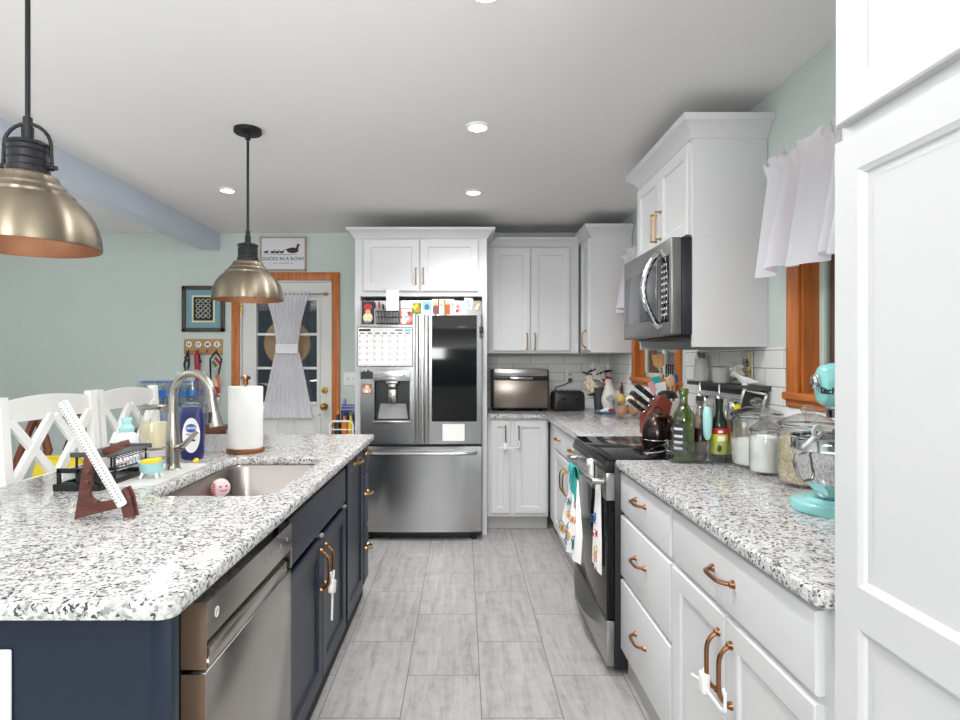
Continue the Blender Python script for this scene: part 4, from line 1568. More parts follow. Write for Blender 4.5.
# wooden stand with a spiral notebook seen edge on
SIDE = Matrix(((1, 0, 0, 0), (0, 0, 1, 0), (0, 1, 0, 0), (0, 0, 0, 1)))
t = thing('book_stand', 'red-brown wooden stand holding a white strip near the island sink', 'stand', (-1.031, 1.60, CT1))
side = [(0, 0), (.125, .034), (.130, .004), (.158, .006), (.146, .062), (.134, .085), (.128, .082), (.116, .050), (.056, .040), (.040, .068), (.052, .178), (.048, .190), (.030, .190)]
low = [(.02, .005), (.125, .034), (.130, .004), (.158, .006), (.146, .062), (.134, .085), (.128, .082), (.116, .050), (.056, .040), (.030, .055)]
for y, side in ((-.010, side), (.010, low)):
    b = MB(); b.prism(side, y, y + .010, .0015, M=SIDE)
    b.build('side_panel', M_redwood, t)
for q in ((.060, .118, .0, .026, .028, .036), (.030, .044, -.017, .010, .120, .136), (.027, .041, -.017, .010, .088, .104)):
    b = MB(); b.box(*q, .002); b.build('cross_bar', M_redwood, t)
b = MB(); b.box(0, .062, .014, .046, -.010, .010, .002, M=at(.062, 0, .172, 0, -.42)); b.build('prop_arm', M_redwood, t)
t2 = thing('peg_strip', 'long narrow white strip with two rows of small holes leaning in the wooden stand', 'strip', (-.8935, 1.570, .953))
L, th = .318, .026
MM = at(0, 0, 0, 0, math.atan2(-.159, .273))
b = MB(); b.box(-th * .5, th * .5, 0, .014, 0.0, L, .006, 3, M=MM)
b.build('strip', M_whiteplastic, t2)
b = MB()
for i in range(34):
    z = .014 + i * (L - .024) / 33
    for s in (-1, 1):
        b.box(s * th * .25 - .0020, s * th * .25 + .0020, -.0008, .002, z, z + .0045, M=MM)
b.build('holes', M_midgrey, t2)['kind'] = 'stuff'

# outlet plate on the island end
t = thing('outlet_plate', 'white outlet plate on the navy island end panel', 'outlet', (-.877, 1.092, .76))
b = MB(); b.box(-.058, .058, -.008, 0, -.10, .052, .004); b.build('plate', M_whiteplastic, t)
b = MB()
for x in (-.028, .02):
    b.box(x - .014, x + .014, -.0095, -.007, -.06, .02, .002)
b.build('socket', M_lightgrey, t)


# ------------------------------------------------------------------ counter stools
def stool():
    t = thing('counter_stool', '', 'chair')
    b = MB()
    b.prism(rrect(-.25, .25, -.21, .19, .03), .625, .655, .008, 3)
    b.build('seat', M_chairwhite, t)
    n = 14
    b = MB()
    top = [(-.235 + .47 * i / n, 1.185 + .018 * math.sin(PI * i / n)) for i in range(n + 1)]
    poly = [(-.235, 1.108), (.235, 1.108)] + top[::-1]
    b.prism(poly, 0, .022, .003, M=Matrix.Translation((0, .226, 0)) @ FRONT)
    b.build('top_rail', M_chairwhite, t)
    for s in (-1, 1):
        b = MB()
        b.loops([[(s * .250 + dx_, y + dy_, z) for dx_, dy_ in ((-.019, -.014), (.019, -.014), (.019, .016), (-.019, .016))] for y, z in ((.215, 0), (.175, .40), (.175, .66), (.212, 1.195), (.213, 1.203))])
        b.build('leg', M_chairwhite, t)
        b = MB()
        b.loops([[(s * .225 + dx_, y + dy_, z) for dx_, dy_ in ((-.019, -.019), (.019, -.019), (.019, .019), (-.019, .019))] for y, z in ((-.20, 0), (-.185, .63))])
        b.build('leg', M_chairwhite, t)
        b = MB(); b.box(s * .236 - .01, s * .236 + .01, -.19, .19, .26, .29, .003); b.build('stretcher', M_chairwhite, t)
    b = MB(); b.box(-.24, .24, .178, .198, .855, .895, .003); b.build('lower_rail', M_chairwhite, t)
    b = MB(); b.box(-.23, .23, -.205, -.175, .20, .235, .003); b.build('foot_rest', M_chairwhite, t)
    for c in (-.117, .117):
        for s in (-1, 1):
            b = MB()
            p0, p1 = Vector((c - s * .108, .188, .885)), Vector((c + s * .108, .203, 1.118))
            dv = (p1 - p0).normalized()
            sv = dv.cross(Vector((0, 1, 0))).normalized() * .0165
            yv = Vector((0, .009 + .0015 * s, 0))
            b.loops([[tuple(p + sv - yv), tuple(p + sv + yv), tuple(p - sv + yv), tuple(p - sv - yv)] for p in (p0, p1)])
            b.build('cross_slat', M_chairwhite, t)
    return t


st = stool()
st.location = (-1.425, 2.375, 0)
st.rotation_euler = (0, 0, PI / 2 - .02)
st['label'] = 'white cross-back counter stool at the left edge, nearer the camera'
st['group'] = 'white stools at the island'
dup(st, (-1.435, 2.955, 0), PI / 2 + .02, 'white cross-back counter stool further away, in front of the water packs', 'white stools at the island')

# brown dining chair behind the stools with a yellow bag on it
t = thing('dining_chair', 'red-brown curved wooden dining chair seen through the near white stool', 'chair', (-2.36, 3.35, 0), .25)
b = MB(); b.prism(rrect(-.22, .22, -.21, .21, .06), .43, .46, .008); b.build('seat', M_brownwood, t)
for s in (-1, 1):
    b = MB(); b.tube([(s * .19, .22, 0), (s * .19, .20, .44), (s * .205, .225, .75), (s * .13, .27, 1.00)], [.018, .02, .02, .022], 10); b.build('leg', M_brownwood, t)
    b = MB(); b.cyl((s * .18, -.18, 0), (s * .18, -.18, .43), .016, .02); b.build('leg', M_brownwood, t)
    b = MB(); b.tube([(s * .05, .205, .46), (s * .10, .22, .62), (s * .05, .24, .80), (s * .11, .265, .99)], [.020, .030, .026, .026], 10, flat=.5); b.build('back_slat', M_brownwood, t)
b = MB(); b.tube([(-.16, .255, .985), (-.08, .275, 1.03), (0, .28, 1.04), (.08, .275, 1.03), (.16, .255, .985)], [.024, .034, .036, .034, .024], 12, flat=.6); b.build('crest_rail', M_brownwood, t)
t = thing('bag', 'bright yellow bag standing on the brown dining chair seat', 'bag', (-2.20, 3.28, .462), .2)
b = MB(); b.loops([[(x * w, y * d, z) for x, y in rrect(-1, 1, -1, 1, .35, 4)] for w, d, z in ((.12, .06, 0), (.13, .07, .03), (.125, .065, .24), (.11, .02, .345))]); b.build('body', M_yellow, t)
b = MB(); b.box(-.112, .112, -.024, .024, .335, .352, .004); b.build('hem', M_yellow, t)

# wooden sideboard with water packs by the back wall
t = thing('side_table', 'red-brown wooden side table under the packs of bottled water', 'table', (-2.33, 4.92, 0))
b = MB(); b.box(-.33, .33, -.24, .24, .745, .785, .004); b.build('top', M_brownwood, t)
b = MB(); b.box(-.30, .30, -.215, .215, .66, .745, .002); b.build('apron', M_brownwood, t)
for sx in (-1, 1):
    for sy in (-1, 1):
        b = MB(); b.box(sx * .285 - .025, sx * .285 + .025, sy * .2 - .025, sy * .2 + .025, 0, .70, .003); b.build('leg', M_brownwood, t)
M_water = thin_glass('bottle_plastic', '#eef6fb', .10, .05)
M_wrap = thin_glass('shrink_wrap', '#f6fafd', .10, .12)
M_wlab = mat('blue_water_label', '#2f78c4', .4)


def water_pack(lab):
    t = thing('water_bottle_pack', lab, 'water pack', (0, 0, 0), 0, 'packs of bottled water')
    bb = MB(); bb.lathe([(0, 0), (.030, 0), (.032, .006), (.032, .05), (.030, .055), (.032, .06), (.032, .115), (.026, .145), (.013, .162), (.013, .17)], seg=16)
    b0 = bb.build('bottle', M_water, t)
    bb = MB(); bb.lathe([(.0325, .066), (.0325, .112)], seg=16); l0 = bb.build('label_band', M_wlab, b0)
    bb = MB(); bb.lathe([(0, .184), (.0145, .184), (.0145, .168), (0, .168)], seg=12); c0 = bb.build('cap', M_blue, b0)
    b0.location = (-.195, -.066, 0)
    for i in range(7):
        for j in range(3):
            if i == j == 0:
                continue
            q = b0.copy(); COL.objects.link(q); q.location = (-.195 + i * .065, -.066 + j * .066, 0)
            for ch in (l0, c0):
                e = ch.copy(); COL.objects.link(e); e.parent = q
    bb = MB()
    bb.loops([[(x * w + .004 * math.sin(9 * y + 40 * z), y * d + .003 * math.sin(11 * x + 30 * z), z) for x, y in rrect(-1, 1, -1, 1, .2, 4)] for w, d, z in ((.225, .098, -.0005), (.232, .104, .03), (.233, .105, .10), (.232, .104, .15), (.225, .098, .190))])
    bb.build('shrink_wrap', M_wrap, t)
    bb = MB(); bb.box(-.12, .0, -.1085, -.1065, .055, .115); bb.build('wrapper_print', M_blue, t)
    return t


wp = water_pack('lower pack of bottled water on the side table behind the faucet')
wp.location = (-2.33, 4.86, .787)
dup(wp, (-2.36, 4.86, .982), .04, 'upper pack of bottled water stacked on another, behind the faucet', 'packs of bottled water')

# white wire cart with cleaning bottles beside the refrigerator
t = thing('wire_cart', 'white wire cart between the back door and the refrigerator', 'cart', (-.955, 4.92, 0))
b = MB()
for s in (-1, 1):
    b.tube([(-.09, s * .2, 0), (-.09, s * .2, .83), (-.07, s * .2, .855), (.07, s * .2, .855), (.09, s * .2, .83), (.09, s * .2, 0)], .008, 8)
for z in (.25, .52, .72, .79):
    b.tube([(-.09, -.2, z), (.09, -.2, z), (.09, .2, z), (-.09, .2, z)], .005, 6, closed=True)
b.build('frame', M_whiteplastic, t)
for z in (.25, .52, .70):
    b = MB(); b.box(-.088, .088, -.198, .198, z - .004, z + .004, .001); b.build('shelf', M_whiteplastic, t)
for x, y, r, h_, m, m2, nm, lab, cat in (
        (-.045, -.12, .030, .20, M_black, M_orange, 'bottle', 'black bottle at the left in the white wire cart', 'bottle'),
        (.010, -.13, .026, .19, M_orange, M_navyblue, 'bottle', 'orange bottle in the middle of the white wire cart', 'bottle'),
        (.060, -.13, .022, .19, M_yellow, M_green, 'bottle', 'yellow bottle at the right in the white wire cart', 'bottle')):
    o = thing(nm, lab, cat, (-.955 + x, 4.92 + y, .7045), 0, 'bottles in the wire cart')
    b = MB(); b.lathe([(0, 0), (r, 0), (r, h_ * .7), (r * .45, h_ * .85), (r * .45, h_), (0, h_)], seg=18); b.build('body', m, o)
    b = MB(); b.lathe([(0, h_ - .002), (r * .55, h_ - .002), (r * .5, h_ + .025), (0, h_ + .025)], seg=14); b.build('cap', m2, o)
t = thing('box', 'dark blue box with a lavender edge standing behind the bottles in the cart', 'box', (-.935, 4.99, .7045))
b = MB(); b.box(-.07, .07, -.045, .045, 0, .26, .003); b.build('carton', M_navyblue, t)
b = MB()
for z in (.225, .25): b.box(-.071, .071, -.0465, .0465, z - .006, z + .006, .002)
b.box(-.07, -.04, -.02, .02, .26, .31, .004)
b.build('trim_band', mat('lavender', '#9a93cf', .5), t)
# ------------------------------------------------------------------ things on the back wall
t = thing('framed_art', 'dark framed art with a blue mat and pale scrolls on the teal wall', 'picture', (PX(204, YB), YB - .002, PZ(309, YB)))
w, h = .188, .202
b = MB()
for x0, x1, z0, z1 in ((-w, w, h - .034, h), (-w, w, -h, -h + .034), (-w, -w + .034, -h, h), (w - .034, w, -h, h)):
    b.box(x0, x1, -.024, 0, z0, z1, .004)
b.build('frame', M_framewood, t)
b = MB(); b.box(-w + .03, w - .03, -.010, -.002, -h + .03, h - .03); b.build('mat_board', mat('blue_mat', '#7ba3ad', .8), t)
b = MB(); b.box(-.100, .100, -.013, -.009, -.118, .118); b.build('cream_border', M_cream, t)
b = MB(); b.box(-.086, .086, -.0145, -.012, -.104, .104); b.build('dark_print', mat('print_black', '#23262b', .7), t)
b = MB()
for i in range(3):
    for j in range(4):
        cx, cz = -.045 + i * .045, -.062 + j * .043
        b.tube([(cx + (.016 + .005 * math.sin(3 * a)) * math.cos(a), -.0155, cz + .017 * math.sin(a)) for a in [2 * PI * k / 14 for k in range(14)]], .0035, 6, closed=True)
        if i < 2: b.tube([(cx + .012, -.0155, cz - .01), (cx + .034, -.0155, cz + .012)], .003, 6)
b.build('scrollwork', mat('pale_scroll', '#b8c0b0', .7), t)

# DUCKS IN A ROW sign
t = thing('wall_sign', 'framed white sign with a row of ducks above the back door', 'sign', (PX(283.5, YB), YB - .002, PZ(254, YB)))
w, h = .204, .150
b = MB()
for x0, x1, z0, z1 in ((-w, w, h - .014, h), (-w, w, -h, -h + .014), (-w, -w + .014, -h, h), (w - .014, w, -h, h)):
    b.box(x0, x1, -.020, 0, z0, z1, .003)
b.build('frame', M_signwood, t)
b = MB(); b.box(-w + .01, w - .01, -.010, -.002, -h + .01, h - .01); b.build('panel', mat('pale_sign_white', '#e3e1e6', .8), t)
b = MB()


def duck(b, x, z, s, d=1):
    y = -.0112
    b.sphere((x, y, z), s, (1.0, .12, .48), 16)
    b.sphere((x - s * .8 * d, y, z + s * .12), s * .4, (1.1, .2, .35), 12)
    b.tube([(x + s * .7 * d, y, z + s * .2), (x + s * .85 * d, y, z + s * .75)], [s * .24, s * .17], 8, flat=.5)
    b.sphere((x + s * .92 * d, y, z + s * .90), s * .24, (1, .4, .9), 12)
    b.tube([(x + s * 1.05 * d, y, z + s * .9), (x + s * 1.4 * d, y, z + s * .82)], [s * .1, s * .04], 6, flat=.5)


duck(b, .085, .030, .052)
b.build('mother_duck', mat('duck_brown', '#4c3530', .8), t)
for i, x in enumerate((-.150, -.092, -.052, -.012)):
    b = MB(); duck(b, x, .014, .019); b.build('duckling', M_ink, t)
b = MB(); b.tube([(-.165, -.0108, -.006), (-.08, -.0108, -.002), (0, -.0108, -.008), (.13, -.0108, -.004)], [.002, .004, .005, .002], 6, flat=.5); b.build('painted_grass', M_green, t)
b = MB(); b.text('DUCKS IN A ROW?', .043, Matrix.Translation((0, -.0108, -.045)) @ FRONT, bold=.0006); b.build('lettering', mat('slate_lettering', '#4a5260', .8), t)
b = MB()
x = -.085
for wd in (.03, .028, .012, .042, .022):
    b.tube([(x + wd * k / 6, -.0108, -.083 + (.003 if k % 2 else -.003)) for k in range(7)], .0016, 5); x += wd + .010
b.build('small_script', M_ink, t)

# HOME hook board with dog leads
t = thing('hook_board', 'wooden board with four lettered hooks below the dark framed art', 'hook board', (PX(204, YB), YB - .002, PZ(346.5, YB)))
b = MB(); b.box(-.168, .168, -.018, 0, -.070, .066, .003); b.build('board', M_board, t)
b = MB()
for z in (-.035, .0, .035): b.box(-.168, .168, -.0186, -.0178, z - .0008, z + .0008)
b.build('board_groove', mat('groove_brown', '#7a5a3c', .8), t)
hooks = []
for i, ch in enumerate('HOME'):
    x = -.123 + i * .082
    b = MB(); b.lathe([(0, 0), (.026, 0), (.026, .004), (.022, .006), (0, .006)], seg=24, M=at(x, -.018, .018, PI / 2)); k = b.build('letter_disc', M_whiteplastic, t)
    b = MB(); b.text(ch, .036, Matrix.Translation((x, -.0246, .018)) @ FRONT, bold=.0014); b.build('letter', M_ink, k)
    b = MB(); b.tube([(x, -.020, -.025), (x, -.030, -.045), (x, -.050, -.052), (x, -.056, -.036)], .0045, 8); b.build('hook', M_copper, t)
    hooks.append((PX(204, YB) + x, YB - .045, PZ(346.5, YB) - .052))
hx, hy, hz = hooks[0]
t = thing('dog_lead', 'short black and maroon dog lead on the first hook of the board', 'dog lead', (hx, hy, hz), 0, 'dog leads on the hook board')
b = MB(); b.tube([(-.0, 0, .008), (-.015, -.004, -.05), (-.03, 0, -.11), (-.012, .004, -.20), (.008, 0, -.12), (.012, -.004, -.05), (0, 0, .008)], .010, 8, closed=True, flat=.5); b.build('strap', M_ink, t)
b = MB(); b.tube([(-.02, -.012, -.04), (.0, -.014, -.075), (.02, -.012, -.05)], .014, 8, flat=.6); b.build('bow', mat('maroon', '#6b2030', .6), t)
hx, hy, hz = hooks[1]
t = thing('dog_lead', 'long crimson dog lead on the second hook of the board', 'dog lead', (hx, hy, hz), 0, 'dog leads on the hook board')
b = MB(); b.tube([(0, 0, .008), (.018, 0, -.03), (.016, .003, -.22), (.012, 0, -.44), (.0, 0, -.45), (-.008, .003, -.22), (-.014, 0, -.03), (0, 0, .008)], .012, 8, closed=True, flat=.35); b.build('strap', mat('crimson_webbing', '#b0203f', .7), t)
b = MB(); b.tube([(.02, -.01, -.02), (.03, -.012, -.06)], .008, 8); b.sphere((.032, -.012, -.08), .014, seg=12); b.build('clip', M_ink, t)
hx, hy, hz = hooks[3]
t = thing('dog_harness', 'dark harness with red and green straps on the last hook of the board', 'dog harness', (hx, hy, hz))
b = MB(); b.tube([(0, 0, .008), (.05, 0, -.06), (.03, 0, -.16), (.0, .004, -.30), (-.035, 0, -.40), (-.045, 0, -.22), (-.05, 0, -.06), (0, 0, .008)], .012, 8, closed=True, flat=.5); b.build('strap', M_ink, t)
for pts, r, m in (([(.0, -.012, -.05), (.045, -.012, -.10)], .020, M_red), ([(-.02, -.016, -.08), (.015, -.016, -.13)], .020, M_green), ([(-.005, -.014, -.15), (.035, -.014, -.12)], .018, M_paper), ([(.015, -.012, -.20), (.035, -.012, -.30)], .018, mat('salmon_cloth', '#c6795c', .8)), ([(.02, -.012, -.31), (.025, -.012, -.39)], .02, M_red), ([(.0, -.014, -.24), (.01, -.014, -.30)], .018, M_tan), ([(.03, -.013, -.36), (.02, -.013, -.42)], .016, M_paper)):
    b = MB(); b.tube(pts, r, 8, flat=.45); b.build('fabric_patch', m, t)


def switch_plate(X, Y, Z, lab, n, rz=0.0):
    t = thing('light_switch', lab, 'light switch', (X, Y, Z), rz, 'white wall plates')
    w = .035 + .023 * (n - 1)
    b = MB(); b.box(-w, w, -.006, 0, -.058, .058, .003); b.build('plate', M_whiteplastic, t)
    for i in range(n):
        x = (i - (n - 1) / 2) * .046
        b = MB(); b.box(x - .005, x + .005, -.017, -.004, -.003, .012, .002); b.build('toggle', M_lightgrey, t)


switch_plate(PX(350.5, YB), YB - .001, PZ(379, YB), 'white double light switch between the back door and the refrigerator', 2)
switch_plate(PX(181, YB), YB - .001, PZ(378, YB), 'white light switch below the hook board, behind the faucet', 1)

# curtain on the door, rod, straw disc outside
t = thing('curtain_rod', 'thin brass rod across the top of the back door glass', 'curtain rod', (0, YB - .025, PZ(294, YB - .025)))
b = MB(); b.cyl((PX(256, 5.275), 0, 0), (PX(322, 5.275), 0, 0), .006, seg=12); b.build('rod', M_nickel, t)
for px in (254, 323):
    b = MB(); b.lathe([(0, 0), (.011, .002), (.014, .012), (.010, .02), (.016, .028), (.013, .042), (0, .048)], seg=16, M=at(PX(px, 5.275), 0, 0, 0, -PI / 2 if px < 300 else PI / 2)); b.build('finial', M_gold, t)
for px in (259, 318):
    b = MB(); b.cyl((PX(px, 5.275), 0, 0), (PX(px, 5.275), .045, 0), .006, seg=8); b.build('bracket', M_gold, t)
cz = [PZ(p, 5.27) for p in (294, 350, 418)]
cX = PX(287, 5.27)


def cw(z):
    if z > cz[1]:
        s = (cz[0] - z) / (cz[0] - cz[1])
        return .195 - .098 * math.sin(s * PI / 2) ** 1.0
    s = (cz[1] - z) / (cz[1] - cz[2])
    return .097 + .130 * s ** .85


t = thing('door_curtain', 'sheer white hourglass curtain tied at its waist on the back door', 'curtain', (cX, 5.27, 0))
b = MB()
b.sheet(lambda u, v: ((2 * u - 1) * cw(cz[0] + .02 - v * (cz[0] + .02 - cz[2])), .012 * math.sin(u * 2 * PI * 11 + 1.5 * math.sin(v * 3)) * (.5 + .5 * abs(2 * v - .9)), cz[0] + .02 - v * (cz[0] + .02 - cz[2])), 132, 30)
b.build('fabric', M_sheer, t, 180)
b = MB(); b.loops([[(x, y, z) for x, y in rrect(-.100, .100, -.020, .016, .012, 3)] for z in (cz[1] - .030, cz[1] + .052)], cap0=False, cap1=False); b.build('tie_band', mat('white_tie_cloth', '#e9e8ef', .9), t)
t = thing('straw_disc', 'round tan straw disc hanging outside behind the back door glass', 'decoration', (PX(287, 5.40), 5.40, PZ(343, 5.40)))
b = MB(); b.lathe([(0, 0), (.205, 0), (.213, .006), (.205, .014), (0, .018)], seg=44, M=at(0, .014, 0, PI / 2))
b.build('disc', M_tan, t)

# ------------------------------------------------------------------ window valances


def valance(lab, y0, y1, ztop, zbot, x0, x1, n):
    t = thing('window_valance', lab, 'curtain', (0, 0, 0), 0, 'white valances on the right wall')
    hh = ztop - zbot

    def f(u, v):
        y = y0 + (y1 - y0) * u
        k = u * n + .35 * math.sin(u * 11 + 1) + .2 * math.sin(u * 23)
        ph = k * 2 * PI
        head = max(0.0, 1 - v / .13)
        amp = (.010 + .028 * v) * (1 + .35 * math.sin(u * 17))
        x = x0 + (x1 - x0) * max(0, v - .1) - .010 + amp * math.sin(ph) - head * (.014 + .010 * math.sin(k * 24) + .008 * math.sin(k * 41 + v * 30))
        z = ztop - hh * v + (.014 * math.sin(k * 19) + .008 * math.sin(k * 37)) * head + .012 * math.sin(ph * .5) * v
        return (x, y + .010 * math.cos(ph) * v, z)
    b = MB(); b.sheet(f, 240, 40); b.build('fabric', M_valance, t, 180)
    b = MB(); b.cyl((x0 + .014, y0 - .01, ztop - hh * .12), (x0 + .014, y1 + .006, ztop - hh * .12), .005, seg=10)
    for y in (y0 + .01, y1 - .01):
        b.cyl((x0 + .014, y, ztop - hh * .12), (XR + .001, y, ztop - hh * .12), .005, seg=8)
    b.build('rod', M_whiteplastic, t)
    return t


valance('gathered white valance over the near window beside the tall pantry', 1.36, 2.40, 2.115, 1.675, 1.236, 1.188, 8)
valance('gathered white valance of the far window, half hidden by the microwave', 3.50, 4.50, 2.13, 1.70, 1.225, 1.165, 6)

# ------------------------------------------------------------------ far counter objects
# toaster oven
t = thing('toaster_oven', 'stainless toaster oven with a flat steel door in the far corner', 'toaster oven', (.475, 4.94, CT1))
b = MB(); b.box(-.235, .235, .012, .30, .018, .345, .008); b.build('body', M_black, t)
b = MB(); b.box(-.222, .222, -.004, .014, .030, .255, .004); d = b.build('door', brushed('toaster_oven_steel', '#8f857d', .3, (2, 60, 60), .06), t)
b = MB(); b.box(-.225, .225, -.004, .016, .262, .285, .003); b.build('control_band', M_black, t)
b = MB(); b.box(-.09, .10, -.030, -.004, .264, .284, .005); b.build('handle', M_chrome, d)
b = MB(); b.box(-.222, .222, .0, .28, .288, .349, .008); b.build('top_cover', M_steelh, t)
for x in (-.20, .20):
    for y in (.03, .27):
        b = MB(); b.cyl((x, y, 0), (x, y, .02), .014); b.build('foot', M_black, t)
# toaster
t = thing('toaster', 'black four-slice toaster beside the toaster oven', 'toaster', (.872, 5.02, CT1))
b = MB()
b.loops([[(x, y, z) for x, y in rrect(-w, w, -d, d, .03, 5)] for w, d, z in ((.122, .10, .006), (.132, .11, .02), (.130, .108, .13), (.122, .10, .158), (.108, .088, .168))])
b.build('body', M_black, t)
b = MB()
for x in (-.075, -.025, .025, .075): b.box(x - .010, x + .010, -.07, .07, .163, .1695)
b.build('slots', M_steel, t)
for x in (-.05, .055):
    b = MB(); b.box(x - .004, x + .004, -.1135, -.108, .03, .12); b.box(x - .018, x + .018, -.135, -.11, .10, .115, .003); b.build('lever', M_blackmetal, t)
b = MB(); b.tube([(-.10, .0, .13), (-.09, .05, .19), (.0, .10, .215), (.06, .16, .245), (.073, .225, .262)], .005, 8); b.build('power_cord', M_black, t)
t = thing('outlet_plate', 'white outlet on the backsplash above the black toaster', 'outlet', (PX(570, 5.28), YB - .0085, PZ(377, 5.28)))
b = MB(); b.box(-.035, .035, -.006, 0, -.058, .058, .003); b.build('plate', M_whiteplastic, t)
b = MB()
for z in (-.025, .025):
    b.box(-.016, .016, -.0075, -.005, z - .014, z + .014, .002)
b.build('socket', M_lightgrey, t)
b = MB(); b.box(-.016, .016, -.032, -.0076, -.039, -.011, .005)
o = b.build('plug', M_black); o.location = (PX(570, 5.28), YB - .0085, PZ(377, 5.28))
tag(o, 'black toaster plug in the backsplash outlet', 'plug')

# vase of cream flowers
vx, vy = PX(599, 5.10), 5.10
t = thing('vase', 'dark grey vase with cream paper flowers in the far corner', 'vase', (vx, vy, CT1))
b = MB(); b.lathe([(0, 0), (.036, 0), (.040, .01), (.044, .09), (.052, .16), (.054, .19), (.048, .19), (.040, .10), (.034, .02), (0, .02)], seg=28); b.build('pot', M_charcoal, t)
for i, (x, z, r) in enumerate([(-.078, .215, .050), (-.05, .185, .042), (-.02, .30, .045), (.01, .35, .045), (-.04, .365, .04), (.03, .27, .04), (-.085, .265, .038)]):
    b = MB()
    for k in range(11):
        a = k * 2.4
        rr = r * (.35 + .6 * k / 11)
        b.sphere((x + rr * math.cos(a), -.02 + .25 * rr * math.sin(a * 1.7), z + rr * math.sin(a)), r * .36, (1, .55, .8), 10, Matrix.Rotation(a, 4, 'Y'))
    b.build('flower', M_cream if i in (0, 1) else mat('dusty_white', '#dcd6cf', .8), t)
for x, z in ((-.11, .31), (.07, .33), (-.06, .335), (.055, .25), (-.06, .13), (0, .31)):
    b = MB(); b.sphere((x, -.02, z), .035, (1.3, .3, .28), 12, Matrix.Rotation(random.uniform(-.8, .8), 4, 'Y')); b.tube([(x, -.01, z), (x * .4, 0, z * .7), (0, 0, .15)], .0025, 5); b.build('dark_leaf', M_ink, t)

# rooster and hen figurines
def fowl(name, lab, x, y, s, body, wing, lookleft):
    t = thing(name, lab, 'figurine', (x, y, CT1))
    k = -1 if lookleft else 1
    b = MB()
    b.lathe([(0, 0), (.035 * s, 0), (.040 * s, .008 * s), (.03 * s, .02 * s), (0, .02 * s)], seg=20)
    prof = [(0.0, .015), (.034, .02), (.052, .06), (.055, .09), (.045, .13), (.030, .165), (.024, .19), (.025, .205), (.017, .222), (0, .228)]
    b.loops([[(-k * .012 * s * math.sin(z * 14) + r * s * 1.05 * math.cos(a), r * s * .8 * math.sin(a), z * s) for a in [2 * PI * i / 20 for i in range(20)]] for r, z in [(max(r, .004), z) for r, z in prof]])
    b.sphere((-k * .055 * s, 0, .105 * s), .030 * s, (1.1, .5, 1.6), 14, Matrix.Rotation(-.5 * k, 4, 'Y'))
    b.build('body', body, t)
    b = MB()
    for q in range(4):
        b.sphere((k * (.012 - q * .010) * s, 0, (.236 - q * .003) * s), .011 * s, (.7, .4, 1.2), 10)
    b.sphere((k * .026 * s, 0, .190 * s), .009 * s, (.7, .6, 1.3), 10)
    b.build('comb', M_red, t)
    b = MB(); b.tube([(k * .020 * s, 0, .208 * s), (k * .042 * s, 0, .203 * s)], [.007 * s, .002 * s], 8); b.build('beak', M_orange, t)
    b = MB()
    for q in range(4):
        b.sphere((-k * (.0 + q * .012) * s, -.040 * s, (.10 - q * .012) * s), .022 * s, (1.3, .4, .7), 12, Matrix.Rotation(.5 * k, 4, 'Y'))
    for q in range(4):
        b.tube([(-k * .05 * s, 0, .10 * s), (-k * (.075 + .01 * q) * s, 0, (.15 - .022 * q) * s), (-k * (.085 + .006 * q) * s, 0, (.12 - .03 * q) * s)], [.010 * s, .010 * s, .004 * s], 8, flat=.6)
    b.build('feathers', wing, t)
    return t


fowl('rooster_figurine', 'white rooster figurine with a red comb in the far corner', PX(608, 4.97), 4.97, 1.18, mat('cream_ceramic', '#e9e6df', .35), mat('soft_grey_feather', '#b9b5ae', .5), True)
fowl('hen_figurine', 'black and white hen figurine beside the white rooster', PX(623, 4.83), 4.83, .98, mat('black_ceramic', '#242427', .35), M_paper, True)
t = thing('plate', 'blue plate with red and white food beneath the rooster figurine', 'plate', (PX(606, 4.80), 4.76, CT1))
b = MB(); b.lathe([(0, .002), (.055, .002), (.095, .016), (.098, .020), (.094, .021), (.055, .008), (0, .007)], seg=36); b.build('dish', mat('blue_glaze', '#7da3cf', .25), t)
b = MB()
for x, y, z, r in ((-.02, -.01, .022, .022), (.005, .01, .030, .024), (-.035, .012, .018, .016)):
    b.sphere((x, y, z), r, (1.2, 1, .7), 12)
b.build('white_bread', M_paper, t)
b = MB()
for x, y, z, r in ((.03, -.012, .026, .020), (.045, .005, .022, .016), (.02, .02, .03, .015)):
    b.sphere((x, y, z), r, (1.2, 1, .7), 12)
b.build('red_fruit', M_red, t)

